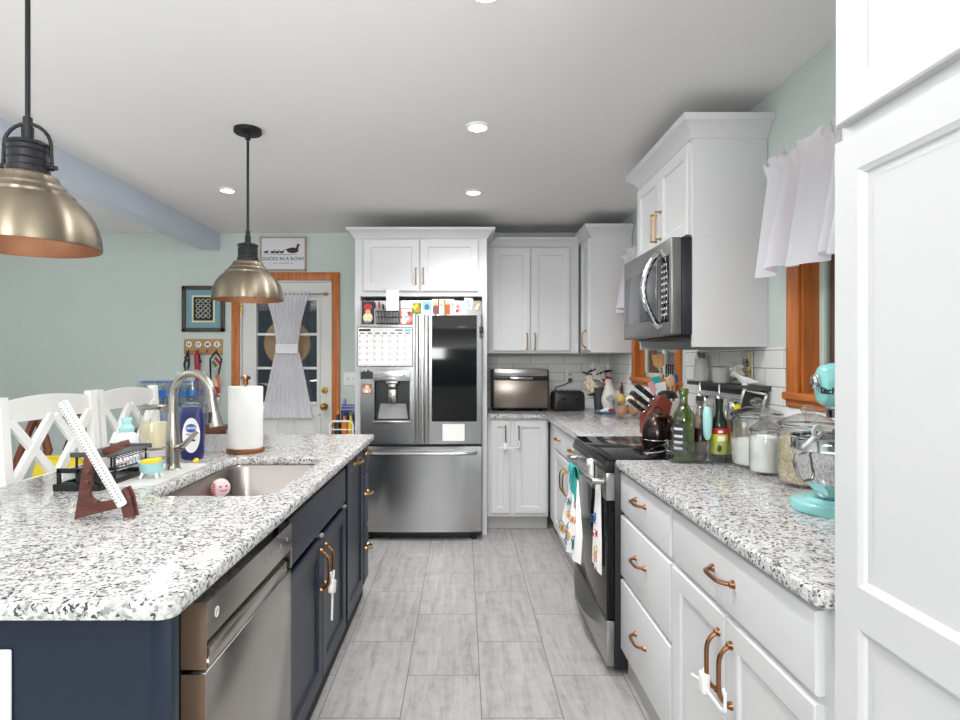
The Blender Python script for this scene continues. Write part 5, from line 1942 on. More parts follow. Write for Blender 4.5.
# glass bowl of onions
bx, by = PX(627, 4.32), 4.32
t = thing('bowl', 'clear glass bowl full of brown onions by the knife block', 'bowl', (bx, by, CT1))
b = MB(); b.lathe([(0, .004), (.045, .004), (.085, .045), (.102, .10), (.103, .135), (.100, .135), (.097, .10), (.08, .048), (.043, .009), (0, .009)], seg=36); b.build('glass', M_jar, t)
M_onion = mat('onion_skin', '#c07a3e', .35, var=.25, scale=14, stretch=(6, 6, 1))
for i, (x, y, z, r, m, lab) in enumerate([(-.041, -.020, .058, .042, M_onion, 'brown onion at the left in the glass bowl'), (.043, -.024, .060, .042, M_onion, 'brown onion at the right front of the glass bowl'), (.0, .044, .056, .036, M_onion, 'brown onion at the back of the glass bowl'),
                                          (-.034, .010, .138, .040, mat('green_onion_skin', '#b3a050', .4, var=.15), 'yellow-green onion on top at the left of the bowl'), (.046, .020, .140, .039, M_onion, 'brown onion on top at the right of the bowl'), (.006, -.056, .140, .030, M_paper, 'white onion on top of the brown onions')]):
    b = MB(); b.lathe([(0, -r * .9), (r * .5, -r * .8), (r * .95, -r * .2), (r, .1 * r), (r * .75, r * .65), (r * .3, r * .95), (r * .12, r * 1.2), (0, r * 1.2)], seg=20)
    o = b.build('onion', m); o.location = (bx + x, by + y, CT1 + z); o.rotation_euler = (random.uniform(-.7, .7), random.uniform(-.7, .7), 0)
    tag(o, lab, 'onion', 'onions in the glass bowl')

# knife block
t = thing('knife_block', 'red-brown wooden block of black-handled knives behind the range', 'knife block', (1.025, 3.42, CT1))
b = MB(); b.prism([(0, 0), (.105, 0), (.150, .185), (.085, .225), (-.002, .115)], -.06, .06, .004, M=Matrix(((1, 0, 0, 0), (0, 0, 1, 0), (0, 1, 0, 0), (0, 0, 0, 1)))); b.build('block', mat('cherry_block_wood', '#7c3424', .35, var=.12, scale=10), t)
for k, (s, y, L) in enumerate([(.10, -.038, .105), (.10, .0, .105), (.42, -.038, .12), (.42, .0, .12), (.42, .036, .11), (.76, -.03, .125), (.76, .02, .12)]):
    p = Vector((1.025 + -.002 + .087 * s, 3.42 + y, CT1 + .115 + .110 * s)) + Vector((-.0095, 0, .0075))
    dv = Vector((-.785, 0, .62))
    o = thing('knife', ['short knife at the front bottom of the block', 'short knife at the back bottom of the block', 'middle-row knife at the block front', 'middle-row knife at the block centre', 'middle-row knife at the block back', 'long top-row knife at the block front', 'long top-row knife at the block back'][k] + ', black handle with rivets', 'knife', p, 0, 'knives in the wooden block')
    b = MB()
    sx_ = Vector((.62, 0, .785))
    R4 = Matrix(((dv.x, 0, sx_.x, 0), (0, 1, 0, 0), (dv.z, 0, sx_.z, 0), (0, 0, 0, 1)))
    b.box(.004, L, -.0075, .0075, -.0105, .0105, .005, 3, M=R4); b.build('handle', M_black, o)
    b = MB(); b.box(-.004, .006, -.0085, .0085, -.0135, .0135, .002, M=R4)
    for q in (.03, .055, .08): b.cyl(R4 @ Vector((q, -.0090, 0)), R4 @ Vector((q, .0090, 0)), .003, seg=8)
    b.build('bolster', M_chrome, o)

# utensil crock
ux, uy = 1.216, 3.56
t = thing('utensil_crock', 'white ceramic crock of cooking utensils behind the range', 'crock', (ux, uy, CT1))
b = MB(); b.lathe([(0, 0), (.054, 0), (.058, .006), (.060, .16), (.064, .172), (.064, .182), (.056, .182), (.054, .16), (.052, .01), (0, .01)], seg=32); b.build('pot', mat('white_ceramic', '#eeebe6', .25), t)


def utensil(name, lab, px, py, dy, m, kind, w, h, mh=None):
    tip = Vector((PX(px, uy) - ux, dy, PZ(py, uy) - CT1))
    d = tip.normalized()
    base = Vector((tip.x * .10, dy * .2, .03))
    o = thing(name, lab, 'utensil', (ux, uy, CT1), 0, 'utensils in the white crock')
    dv = (tip - base).normalized()
    sv = dv.cross(Vector((0, 1, 0))).normalized()
    nv = sv.cross(dv)
    neck = tip - dv * h * .5
    b = MB(); b.tube([base, neck], [.0055, .005], 8); b.build('handle', mh or m, o)
    R4 = Matrix(((sv.x, nv.x, dv.x, tip.x), (sv.y, nv.y, dv.y, tip.y), (sv.z, nv.z, dv.z, tip.z), (0, 0, 0, 1)))
    b = MB()
    if kind == 'flat':
        b.loops([[(x * w / 2 * k_, y * .003, z * h / 2) for x, y in ((-1, -1), (1, -1), (1, 1), (-1, 1))] for k_, z in ((.35, -1), (.9, -.6), (1, .9), (.93, 1))], M=R4)
    elif kind == 'spoon':
        b.sphere((0, 0, 0), 1, (w / 2, .008, h / 2), 18, None) if False else b.merge(MB().sphere((0, 0, 0), 1, (w / 2, .008, h / 2), 18).bm, R4)
    elif kind == 'ladle':
        b.merge(MB().lathe([(0, h / 2), (w * .25, h * .44), (w * .43, h * .2), (w * .5, -h * .25), (w * .47, -h * .25), (w * .4, h * .15), (0, h * .42)], seg=24).bm, Matrix.Translation(tip))
    elif kind == 'slotted':
        for q in (-.36, -.12, .12, .36):
            b.box(q * w - w * .075, q * w + w * .075, -.002, .002, -h / 2, h / 2, .001, M=R4)
        b.box(-w * .45, w * .45, -.002, .002, h * .42, h * .5, .001, M=R4); b.box(-w * .45, w * .45, -.002, .002, -h * .5, -h * .4, .001, M=R4)
    b.build('head', m, o)


utensil('wooden_turner', 'wide wooden turner standing tallest in the white crock', 660.5, 361, .03, M_palewood, 'flat', .074, .080)
utensil('wooden_spoon', 'pale wooden spoon with an oval bowl, right of the tall turner', 669.5, 381, -.02, mat('pale_birch', '#d8b48a', .5), 'spoon', .052, .078)
utensil('ladle', 'black ladle turned down over the rim of the white crock', 664.5, 395, -.045, M_black, 'ladle', .125, .062)
utensil('spatula', 'teal silicone spatula behind the white one in the crock', 657, 381, .015, M_teal2, 'flat', .055, .05, M_palewood)
utensil('spatula', 'pink silicone spatula at the left of the crock', 651.5, 388, -.02, M_pink, 'flat', .032, .075, M_palewood)
utensil('spatula', 'white square spatula in the crock above the black ladle', 660, 388, -.015, M_whiteplastic, 'flat', .065, .065, M_palewood)
utensil('spatula', 'blue silicone spatula at the right of the crock', 676, 379, .0, M_blue, 'flat', .036, .05, M_palewood)
utensil('spatula', 'dark red spatula standing high at the right of the crock', 682, 366, .025, M_red, 'flat', .042, .085, M_red)
utensil('slotted_turner', 'black slotted turner between the wooden turner and the red spatula', 672, 371, .045, M_black, 'slotted', .055, .075)

# ------------------------------------------------------------------ shelf under the microwave cabinet
SH = 1.228
t = thing('wall_shelf', 'charcoal wall shelf on the tiles below the white side panel', 'shelf', (XR - .0095, 2.86, SH))
b = MB(); b.box(-.085, 0, -.36, .36, -.020, 0, .003); b.build('board', M_charcoal, t)
b = MB(); b.box(-.018, 0, -.30, .35, -.050, -.020, .002)
b.build('back_rail', M_charcoal, t)
t = thing('pitcher', 'tall white pitcher with a grey top on the wall shelf', 'pitcher', (1.243, 3.13, SH))
b = MB(); b.lathe([(0, 0), (.034, 0), (.037, .01), (.037, .06), (.033, .09), (.031, .105), (.034, .118), (.031, .118), (.027, .105), (0, .10)], seg=28); b.build('body', mat('white_stoneware', '#e8e6e2', .4), t)
b = MB(); b.tube([(0, .032, .10), (0, .060, .095), (0, .060, .05), (0, .036, .03)], .005, 8); b.build('handle', mat('white_stoneware_handle', '#e8e6e2', .4), t)
for i in range(7):
    a = i * .9
    b = MB(); b.sphere((.015 * math.cos(a), .015 * math.sin(a), .128 + .004 * (i % 4)), .017, (.4, .4, .9), 10, Matrix.Rotation(.25 * math.sin(a * 2), 4, 'X')); b.build('leaf', mat('grey_leaf', '#a5a29d', .8), t)
t = thing('planter', 'short pale grey planter in the middle of the wall shelf', 'planter', (1.243, 2.89, SH))
b = MB(); b.lathe([(0, 0), (.036, 0), (.040, .01), (.042, .072), (.038, .074), (.035, .062), (0, .060)], seg=28); b.build('pot', mat('pale_concrete', '#dad8d4', .7, bump=.2), t)
for i in range(8):
    a, r = i * 2.4, .012 + .004 * (i % 5)
    b = MB(); b.tube([(0, 0, .055), (r * math.cos(a), r * math.sin(a), .075), (r * 1.6 * math.cos(a), r * 1.6 * math.sin(a), .082)], [.002, .005, .002], 6, flat=.5); b.build('sprig', mat('olive_sprig', '#9b9d85', .8), t)
t = thing('glass_vase', 'small glass block vase with white blossoms on the wall shelf', 'vase', (1.238, 2.70, SH))
b = MB(); b.box(-.030, .030, -.030, .030, 0, .10, .004); b.build('glass', M_jar, t)
b = MB()
for i in range(18):
    b.sphere((random.uniform(-.026, .01), random.uniform(-.036, .024), random.uniform(.035, .085)), random.uniform(.008, .013), (1, 1, .8), 10)
b.build('blossoms', mat('white_blossom', '#f0ecdf', .8), t)
b = MB()
for i in range(10):
    b.sphere((random.uniform(-.02, .02), random.uniform(-.025, .025), random.uniform(.02, .07)), .012, (.5, 1.2, .5), 8)
b.build('leaves', M_green, t)
t = thing('gift_card', 'pale card with dark brush lettering and a yellow edge behind the blossoms', 'card', (1.278, 2.70, SH))
b = MB(); b.box(-.003, .003, -.05, .05, 0, .145, .001); b.build('card', mat('pale_card', '#e2e0d6', .7), t)
b = MB(); b.box(-.0036, 0, -.048, -.036, .01, .14); b.box(-.0036, 0, -.048, .048, .05, .062); b.build('yellow_print', M_yellow, t)
b = MB(); b.text('Hb', .046, Matrix.Translation((-.0038, 0, .095)) @ Matrix.Rotation(-PI / 2, 4, 'Z') @ FRONT, bold=.0015); b.build('brush_lettering', mat('brown_ink', '#4a3a1e', .8), t)
t = thing('bird_figurine', 'small white bird figurine at the near end of the wall shelf', 'figurine', (1.222, 2.60, SH))
b = MB()
secs = [(-.072, .002, .002, .046), (-.060, .007, .007, .049), (-.050, .011, .011, .046), (-.040, .011, .012, .040), (-.026, .015, .014, .028), (-.006, .019, .017, .020), (.015, .019, .016, .018), (.04, .013, .009, .016), (.065, .005, .004, .017)]
b.loops([[(x_ * .45, w_ * math.cos(a) - x_ * .85, max(.0005, zc + h_ * math.sin(a))) for a in [2 * PI * i / 16 for i in range(16)]] for x_, w_, h_, zc in secs])
b.build('body', M_whiteplastic, t)
b = MB(); b.cyl((0, 0, 0), (0, 0, .010), .014, .010, 12); b.build('base', M_whiteplastic, t)

# spice jars and a tilted frame along the wall below the shelf
for i in range(7):
    y = 2.66 + i * .08
    o = thing('spice_jar', ['spice jar nearest the glass canister, under the shelf', 'second spice jar from the glass canister', 'third spice jar from the glass canister', 'middle spice jar of the row under the shelf', 'third spice jar from the range end of the row', 'second spice jar from the range end of the row', 'spice jar at the range end of the row'][i] + ', chrome lid', 'jar', (1.235, y, 1.075 if False else .9195), 0, 'spice jars below the wall shelf')
    hj = .19 + .01 * (i % 3)
    b = MB(); b.lathe([(0, 0), (.026, 0), (.028, .004), (.028, hj - .03), (.022, hj - .012), (.022, hj)], seg=20); b.build('glass', M_jar, o)
    b = MB(); b.lathe([(0, .003), (.0255, .003), (.0255, hj * .65), (0, hj * .65)], seg=20); b.build('spice', [M_tan, mat('paprika', '#8a4a2a', .9), mat('pepper', '#3c3833', .9)][i % 3], o)
    b = MB(); b.lathe([(0, hj - .004), (.025, hj - .004), (.025, hj + .024), (.022, hj + .028), (0, hj + .028)], seg=20); b.build('lid', M_chrome if i % 2 else M_lightgrey, o)
t = thing('framed_photograph', 'small tilted silver frame with a dark picture below the shelf end', 'picture frame', (1.215, 2.545, 1.098), -.9)
t.rotation_euler = (0, .22, -.6)
b = MB()
for x0, x1, z0, z1 in ((-.05, .05, .10, .112), (-.05, .05, 0, .012), (-.05, -.038, 0, .112), (.038, .05, 0, .112)):
    b.box(x0, x1, -.010, .004, z0, z1, .002)
b.build('frame', M_nickel, t)
b = MB(); b.box(-.042, .042, -.004, .003, .006, .106); b.build('picture', M_ink, t)

# ------------------------------------------------------------------ clear bin with bottles
t = thing('acrylic_bin', 'clear acrylic bin around the oil bottles at the range end of the worktop', 'bin', (.975, 2.4975, CT1))
b = MB()
for x0, x1, y0, y1 in ((-.117, .117, -.0475, -.0450), (-.117, .117, .0450, .0475), (-.117, -.1145, -.0475, .0475), (.1145, .117, -.0475, .0475)):
    b.box(x0, x1, y0, y1, 0, .088, .0008)
b.box(-.117, .117, -.0475, .0475, 0, .004, .0008)
b.build('bin', M_acrylic, t)
Z0 = CT1 + .0045


def bottle(name, lab, x, y, prof, m, content=None, cm=None, seg=28):
    t = thing(name, lab, 'bottle', (x, y, Z0), 0, 'bottles in the acrylic bin')
    b = MB(); b.lathe(prof, seg=seg); b.build('glass', m, t)
    if content:
        b = MB(); b.lathe(content, seg=seg); b.build('contents', cm, t)
    return t


def pourer(t, z, r=.010, m=None):
    b = MB(); b.lathe([(0, z - .006), (r * 1.3, z - .006), (r * 1.3, z + .004), (r, z + .008), (0, z + .008)], seg=16); b.lathe([(0, z + .006), (r * .45, z + .006), (r * .35, z + .055), (r * .2, z + .058), (0, z + .058)], seg=12); b.build('pourer', m or M_chrome, t)


t = bottle('oil_bottle', 'big green glass oil bottle at the left of the acrylic bin', PX(683.5, 2.50), 2.4975, [(0, 0), (.040, 0), (.044, .005), (.045, .02), (.045, .165), (.040, .195), (.024, .222), (.0165, .235), (.0155, .275), (.019, .278), (.019, .296), (.015, .300), (.013, .300)], M_greenglass,
           [(0, .004), (.041, .004), (.042, .14), (0, .14)], mat('olive_oil', '#7d8420', .2))
b = MB(); b.sheet(lambda u, v: (.0457 * math.cos(PI * (1.02 + .42 * u)), .0457 * math.sin(PI * (1.02 + .42 * u)), .03 + .125 * v), 12, 2, .0003); b.build('label', mat('dark_label', '#2c2f33', .5), t)
for z in (.05, .075, .10, .13):
    b = MB(); b.sheet(lambda u, v: (.0462 * math.cos(PI * (1.08 + .28 * u)), .0462 * math.sin(PI * (1.08 + .28 * u)), z + .010 * v), 10, 1, .0003); b.build('label_print', M_lightgrey, t)
t = bottle('syrup_bottle', 'dark red syrup bottle with a steel pourer beside the green bottle', PX(700, 2.51), 2.511, [(0, 0), (.028, 0), (.030, .004), (.030, .15), (.026, .175), (.014, .205), (.0125, .235), (.015, .238), (.015, .25), (.012, .25)], thin_glass('clear_bottle', '#d9cfd0', .07),
           [(0, .003), (.0285, .003), (.0285, .135), (0, .135)], mat('dark_red_syrup', '#3f0f14', .15))
b = MB(); b.lathe([(0, .248), (.0155, .248), (.0155, .268), (0, .268)], seg=16); b.build('stopper', M_ink, t)
pourer(t, .268, .009)
t = bottle('avocado_oil_bottle', 'dark bottle with a yellow-green avocado label and red band', PX(719, 2.50), 2.4975, [(0, 0), (.031, 0), (.033, .005), (.033, .140), (.030, .165), (.017, .190), (.0145, .205), (.0145, .235), (.0165, .238), (.0165, .258), (0, .258)], mat('dark_green_bottle', '#1f2a20', .12))
b = MB(); b.lathe([(.0336, .030), (.0336, .112)], seg=28); b.build('label', mat('lime_label', '#c9d13a', .5), t)
b = MB(); b.lathe([(.0340, .112), (.0340, .137)], seg=28); b.build('red_band', M_red, t)
b = MB()
b.sphere((-.012, -.0315, .055), .013, (.8, .25, 1.15), 14); b.build('avocado_print', mat('avocado_brown', '#5a3a1c', .6), t)
b = MB(); b.box(-.020, .010, -.0345, -.031, .085, .105, .001); b.box(-.018, .0, -.0352, -.031, .118, .128, .001); b.build('label_print', M_paper, t)
pourer(t, .258, .010)
t = bottle('cooking_oil_bottle', 'clear bottle of golden oil behind the avocado oil bottle', PX(722, 2.56), 2.505, [(0, 0), (.018, 0), (.019, .005), (.019, .17), (.012, .20), (.012, .22)], thin_glass('clear_bottle_two', '#efe9d5', .06), [(0, .003), (.0175, .003), (.0175, .155), (0, .155)], mat('golden_oil', '#c79a2a', .15))
t.location.x += .040
t.location.z = CT1
t['label'] = 'clear bottle of golden oil beside the avocado oil bottle, outside the bin'
t['group'] = 'oil bottles beside the bin'
del t['group']
b = MB(); b.lathe([(0, .218), (.014, .218), (.014, .238), (0, .238)], seg=14); b.build('cap', M_yellow, t)
t = thing('milk_frother', 'pale aqua handheld milk frother standing before the dark red bottle', 'frother', (PX(707.5, 2.472), 2.4715, Z0))
b = MB(); b.lathe([(0, .088), (.008, .090), (.016, .11), (.0185, .15), (.0185, .195), (.016, .215), (.009, .226), (0, .228)], seg=22); b.build('grip', M_aquap, t)
b = MB(); b.cyl((0, 0, .008), (0, 0, .09), .0018, seg=8)
b.tube([(.014 * math.cos(a), .014 * math.sin(a), .006) for a in [2 * PI * i / 14 for i in range(14)]], .0018, 6, closed=True); b.tube([(-.014, 0, .006), (.014, 0, .006)], .0014, 6); b.build('whisk', M_chrome, t)

# kettle on the range
t = thing('kettle', 'black and copper carafe kettle standing on the glass cooktop', 'kettle', (PX(657, 2.86), 2.86, .9200))
b = MB(); b.lathe([(0, 0), (.060, 0), (.066, .005), (.070, .04), (.069, .075), (.060, .110), (.045, .138), (.034, .150), (0, .150)], seg=36); b.build('body', mat('bronze_black', '#3a3230', .2, .9, var=.1), t)
b = MB(); b.lathe([(.034, .146), (.040, .148), (.040, .158), (.034, .160)], seg=30, close=True); b.tube([(.030, -.010, .150), (.056, -.016, .145), (.064, -.018, .120), (.058, -.016, .100)], [.012, .011, .010, .008], 10); b.build('copper_collar', M_copper, t)
b = MB(); b.lathe([(0, .152), (.033, .154), (.028, .166), (0, .170)], seg=26); b.build('lid', M_black, t)
b = MB(); b.tube([(-.016, 0, .166), (-.018, 0, .186), (0, 0, .194), (.018, 0, .186), (.016, 0, .166)], .0045, 8); b.build('lid_loop', M_black, t)
b = MB(); b.lathe([(.0702, .038), (.0712, .040), (.0702, .042)], seg=36); b.build('rim_line', M_chrome, t)
# spoon rest
t = thing('spoon_rest', 'curved clear glass spoon rest with bright edges before the kettle', 'spoon rest', (PX(663, 2.57), 2.59, .9200), .35)
b = MB()
b.sheet(lambda u, v: (-.085 + .17 * u, (.034 * math.sin(PI * min(1, u * 1.0)) + .006) * (2 * v - 1), .003 + .040 * u ** 1.4 + .016 * (2 * v - 1) ** 2), 20, 10, .002)
b.build('dish', M_acrylic, t)
b = MB()
for s in (-1, 1):
    b.tube([(-.085 + .17 * u, (.034 * math.sin(PI * u) + .006) * s, .020 + .040 * u ** 1.4) for u in [i / 14 for i in range(15)]], .003, 8)
b.build('rim', M_chrome, t)


# ------------------------------------------------------------------ glass canisters
def canister(lab, x, y, r, h_, fill, fm, knob=True):
    t = thing('glass_canister', lab, 'jar', (x, y, CT1), 0, 'glass canisters on the worktop')
    b = MB(); b.lathe([(0, .002), (r * .9, .002), (r * .98, .010), (r, .03), (r, h_ * .86), (r * .90, h_ * .96), (r * .88, h_), (r * .84, h_), (r * .86, h_ * .95), (r * .955, h_ * .85), (r * .955, .03), (r * .9, .012), (0, .010)], seg=44); b.build('glass', M_jar, t)
    b = MB(); b.lathe([(0, .011), (r * .89, .012), (r * .945, .03), (r * .945, fill - .006), (r * .93, fill), (r * .4, fill + .006), (0, fill + .003)], seg=40); b.build('contents', fm, t)
    b = MB(); b.lathe([(r * .80, h_ - .004), (r * .98, h_ - .002), (r * 1.0, h_ + .006), (r * .80, h_ + .018), (r * .35, h_ + .034), (r * .2, h_ + .036), (0, h_ + .034)], seg=44); l = b.build('lid', M_jar, t)
    b = MB(); b.sphere((0, 0, h_ + .050), max(.022, r * .26), (1, 1, .75), 20); b.cyl((0, 0, h_ + .028), (0, 0, h_ + .045), .012); b.build('knob', M_jar, l)
    b = MB(); b.lathe([(r * .985, h_ - .0045), (r * 1.003, h_ - .002), (r * 1.003, h_ + .003), (r * .985, h_ + .003)], seg=44, close=True); b.build('lid_rim', M_chrome, l)
    return t


t = canister('big glass canister half full of flour, at the back by the oil bottles', 1.172, 2.395, .097, .205, .105, mat('flour', '#f4f2ec', .95, bump=.2))
t = canister('smaller glass canister filled with white sugar, middle of the three', 1.125, 2.232, .056, .162, .137, mat('white_sugar', '#fbfaf7', .9))
t = canister('glass canister of rolled oats behind the mixer bowl', 1.172, 2.035, .096, .205, .158, mottled('rolled_oats', ['#e6d3b1', '#d9c19a', '#f1e4cb', '#cfb085'], 140, .9))

# ------------------------------------------------------------------ stand mixer
mx, my = 1.110, 1.665
t = thing('stand_mixer', 'aqua stand mixer with a steel bowl, half hidden by the pantry', 'mixer', (mx, my, CT1), -.20)
b = MB(); b.prism([(.175 * math.copysign(abs(math.cos(a)) ** .72, math.cos(a)) - .005, .105 * math.copysign(abs(math.sin(a)) ** .72, math.sin(a))) for a in [2 * PI * i / 44 for i in range(44)]], 0, .032, .010, 3); b.lathe([(.0, .03), (.075, .03), (.070, .040), (0, .042)], (-.07, 0, 0), 32); b.build('base', M_aqua, t)
b = MB()
b.loops([[(.115 + x_ * w_, y_ * d_, z_) for x_, y_ in rrect(-1, 1, -1, 1, .5, 5)] for w_, d_, z_ in ((.05, .06, .028), (.042, .05, .10), (.040, .045, .20), (.05, .05, .27), (.05, .05, .30))])
b.build('column', M_aqua, t)
b = MB()
secs = [(-.112, .036, .042), (-.106, .050, .054), (-.09, .058, .062), (-.04, .060, .066), (.03, .062, .068), (.10, .058, .062), (.15, .046, .050), (.175, .022, .026)]
b.loops([[(x_, w_ * math.copysign(abs(math.cos(a)) ** .85, math.cos(a)), .352 + h_ * math.copysign(abs(math.sin(a)) ** .85, math.sin(a))) for a in [2 * PI * i / 32 for i in range(32)]] for x_, w_, h_ in secs])
b.build('head', M_aqua, t)
b = MB(); b.lathe([(0, 0), (.018, 0), (.021, .004), (.021, .010), (.018, .012), (.020, .016), (.016, .022), (0, .024)], seg=24, M=at(-.108, 0, .362, 0, -PI / 2)); b.build('hub_cap', M_chrome, t)
b = MB(); b.cyl((-.078, -.050, .368), (-.078, -.072, .368), .011, .010); b.sphere((-.078, -.072, .368), .0105, seg=14); b.build('lock_knob', M_black, t)
b = MB(); b.lathe([(0, .26), (.030, .262), (.034, .285), (.034, .30), (0, .30)], (-.06, 0, 0), 24); b.cyl((-.06, 0, .20), (-.06, 0, .27), .008); b.build('beater_shaft', M_chrome, t)
b = MB(); b.text('KitchenAid', .025, Matrix.Identity(4), depth=.0008, bold=.0007)
nose = [Vector(p) for p in ((-.1125, .030), (-.1125, -.034), (-.1065, -.049), (-.0905, -.0575), (-.040, -.0602), (.03, -.0620), (.10, -.058))]
for v in b.bm.verts:                       # the lettering follows the curve of the head
    s_, k = v.co.x + .105, 0
    while k < len(nose) - 2 and s_ > (nose[k + 1] - nose[k]).length:
        s_ -= (nose[k + 1] - nose[k]).length
        k += 1
    dr = (nose[k + 1] - nose[k]).normalized()
    q = nose[k] + dr * s_ + Vector((dr.y, -dr.x)) * (.0006 + v.co.z)
    v.co = Vector((q.x, q.y, .338 + v.co.y))
b.build('brand_lettering', M_ink, t)
t2 = thing('mixing_bowl', 'polished steel mixing bowl with a loop handle on the aqua mixer', 'bowl', (mx - .075, my, CT1 + .0425))
b = MB()
prof = [(0, 0), (.048, 0), (.052, .006), (.058, .020), (.086, .050), (.103, .090), (.110, .125), (.111, .128), (.113, .133), (.111, .138), (.112, .165), (.115, .168), (.112, .170)]
b.lathe(prof + [(r - .0025, z + .001) for r, z in reversed(prof[1:-1])] + [(0, .004)], seg=48); b.build('shell', M_chrome, t2, 30)
b = MB()
b.tube([(-.104, -.03, .128), (-.128, -.036, .126), (-.136, -.038, .105), (-.126, -.036, .066), (-.112, -.032, .050), (-.078, -.025, .054)], .0065, 10, flat=.6); b.build('handle', M_nickel, t2)
t = thing('whisk', 'wire whisk lying in the steel mixing bowl', 'whisk', (mx - .072, my, CT1 + .0425))
b = MB(); b.tube([(.02, .02, .06), (-.03, -.04, .19)], .007, 10); b.build('handle', M_nickel, t)
b = MB()
for k in range(6):
    a = k * PI / 6
    b.tube([(.02 - .055 * s * .0 + .045 * math.sin(PI * s) * math.cos(a) + .03 * s, .02 + .04 * math.sin(PI * s) * math.sin(a) + .04 * s, .06 + .11 * s) for s in [i / 8 for i in range(9)]], .0014, 5)
b.build('wires', M_chrome, t)
t = thing('beater', 'white ring-ended beater resting on the mixing bowl rim', 'beater', (.945, 1.605, 1.128))
t.rotation_euler = (0, 0, .35)
b = MB(); b.lathe([(.008, 0), (.018, 0), (.020, .003), (.018, .007), (.008, .007)], seg=26, M=at(.0, 0, .018, PI / 2), close=True); b.build('ring', M_lightgrey, t)
b = MB(); b.tube([(-.012, -.003, .004), (-.035, -.003, -.014), (-.052, -.003, -.022)], [.007, .008, .006], 8, flat=.6); b.build('tail', M_lightgrey, t)
b = MB(); b.tube([(.014, 0, .016), (.05, .01, .004), (.09, .03, -.03)], .005, 8); b.build('arm', M_whiteplastic, t)

# ------------------------------------------------------------------ towels on the oven handle
def towel(lab, xc, w0, w1, ztop, zbot, seed, group, X=.548, amp=1.0):
    """hangs over the oven bar; built in world coordinates along Y"""
    t = thing('tea_towel', lab, 'towel', (X, xc, 0), 0, group)

    def f(u, v):
        w = w0 + (w1 - w0) * min(1, v * 1.6)
        y = (2 * u - 1) * w / 2
        z = ztop - (ztop - zbot) * v - .014 * math.sin(u * 9 + seed) * v
        x = (-.004 - .022 * v + (.004 + .022 * v) * math.sin(u * PI * 5.2 + seed)) * amp
        return (x, y, z)
    b = MB(); b.sheet(f, 48, 22, .003); b.build('cloth', M_cloth, t)
    rnd = random.Random(seed)
    cols = [M_orange, M_blue, mat('butterfly_teal', '#2b6f86', .8), M_red, mat('butterfly_gold', '#d9a43a', .8)]
    for k in range(20 if w1 > .2 else 5):
        u, v = rnd.uniform(.12, .88), rnd.uniform(.36, .92)
        p = Vector(f(u, v)) + Vector((-.0035, 0, 0))
        dyv = (Vector(f(min(1, u + .02), v)) - Vector(f(u - .02, v)))
        ang = math.atan2(dyv.x, dyv.y)
        b = MB()
        s = .017 if v < .7 else .024
        for q, (yy, zz, r_) in enumerate(((-.75, .45, .62), (.75, .45, .62), (-.6, -.45, .45), (.6, -.45, .45))):
            ring = [(0, s * (yy + r_ * math.cos(a)), s * (zz + r_ * .9 * math.sin(a))) for a in [2 * PI * i / 10 for i in range(10)]]
            b.tube(ring, .0026, 5, closed=True, flat=.5)
        b.tube([(0, 0, -s * .6), (0, 0, s * .7)], .003, 5, flat=.6)
        b.bm.transform(Matrix.Translation(p) @ Matrix.Rotation(-ang, 4, 'Z') @ Matrix.Rotation(rnd.uniform(-.5, .5), 4, 'X'))
        b.build('butterfly', cols[k % 5], t)
    return t


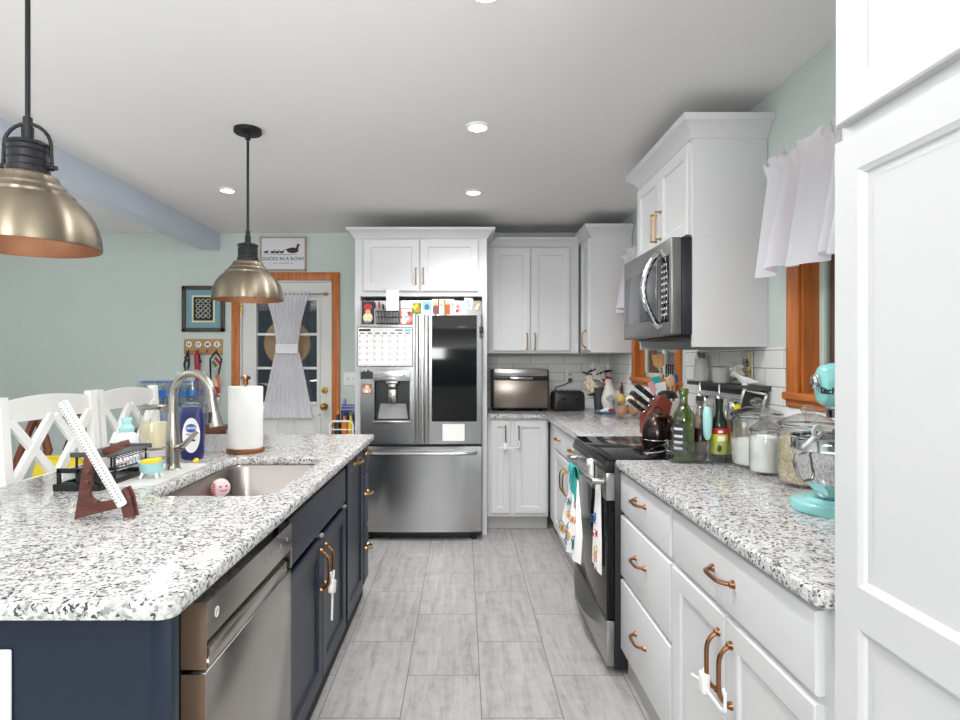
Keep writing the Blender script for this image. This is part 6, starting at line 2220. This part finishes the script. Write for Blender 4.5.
t = towel('white butterfly tea towel with a teal top hanging on the oven handle', 2.90, .12, .44, .77, .425, 3, 'butterfly tea towels')
b = MB(); b.sheet(lambda u, v: (-.003 + .016 * math.cos(PI * v) - .012 + (.016 if v > .5 else 0) * 0, (2 * u - 1) * (.05 + .045 * abs(2 * v - 1) * 0 + .03 * (1 - v)), .77 + .066 * math.sin(PI * v * .9) - .05 * (v < .001)), 8, 12, .003); b.build('teal_loop', M_teal2, t)
b = MB(); b.sheet(lambda u, v: (-.020 - .004 * math.sin(u * 12), (2 * u - 1) * (.045 + .06 * v), .835 - .14 * v + .03 * (2 * u - 1) * v), 12, 8, .003); b.build('teal_flap', M_teal2, t)
t = towel('narrow white butterfly towel at the near end of the oven handle', 2.655, .07, .12, .80, .42, 8, 'butterfly tea towels', .598, .3)
t = thing('oven_lock', 'white plastic child lock on the top edge of the oven door', 'child lock', (.603, 2.785, .862))
b = MB(); b.box(-.016, 0, -.024, .024, -.075, .014, .006, 3); b.cyl((-.004, 0, .0), (-.026, 0, .0), .019, .017, 20); b.build('latch', M_whiteplastic, t)
b = MB(); b.box(-.010, .04, -.012, .012, .008, .014, .003); b.build('strap', M_whiteplastic, t)


# ------------------------------------------------------------------ child locks on the handle pairs
def child_lock(lab, loc, rz, w, dz):
    t = thing('cabinet_lock', lab, 'child lock', loc, rz, 'white cabinet locks')
    b = MB()
    pts = [(-w - .012, 0, .026), (-w - .012, 0, -.008), (-w, 0, -.020), (w * .8, 0, -.020), (w + .010, 0, -.010), (w + .010, 0, .030), (w, 0, .036)]
    b.tube([(x, y, z + dz * x) for x, y, z in pts], .0055, 8, flat=.7)
    b.build('loop', M_whiteplastic, t)
    b = MB(); b.box(-w - .026, -w + .006, -.010, .010, -.030, .022, .005, 3, M=at(0, 0, -.004 - dz * w)); b.build('slide_block', M_whiteplastic, t)
    b = MB(); b.tube([(-w - .022, 0, -.012 - dz * w), (-w - .07, -.01, -.018)], .0035, 8); b.build('pull_tab', M_whiteplastic, t)
    return t


child_lock('white child lock looped on the two copper door handles, nearest right cabinet', (FX - FT - .036, 1.920 - .418, .505), R_, .052, 0)
child_lock('white child lock joining the handles of the cabinet under the toaster oven', (.19 + .194, 4.72 - FT - .036, .672), 0, .045, 0)
t = thing('cabinet_lock', 'white child lock dangling from the sink cabinet handles', 'child lock', (FI + FT + .036, 1.815 + .468, .465), I_, 'white cabinet locks')
b = MB(); b.box(-.030, .030, -.010, .010, -.005, .045, .006, 3, M=at(0, 0, -.010, 0, .35)); b.build('slide_block', M_whiteplastic, t)
b = MB(); b.tube([(-.02, 0, .03), (-.03, -.004, .075)], .0045, 8); b.tube([(.01, 0, -.01), (-.02, -.004, -.11)], .0045, 8); b.tube([(.02, 0, .03), (.035, 0, .06)], .0045, 8); b.build('loop', M_whiteplastic, t)
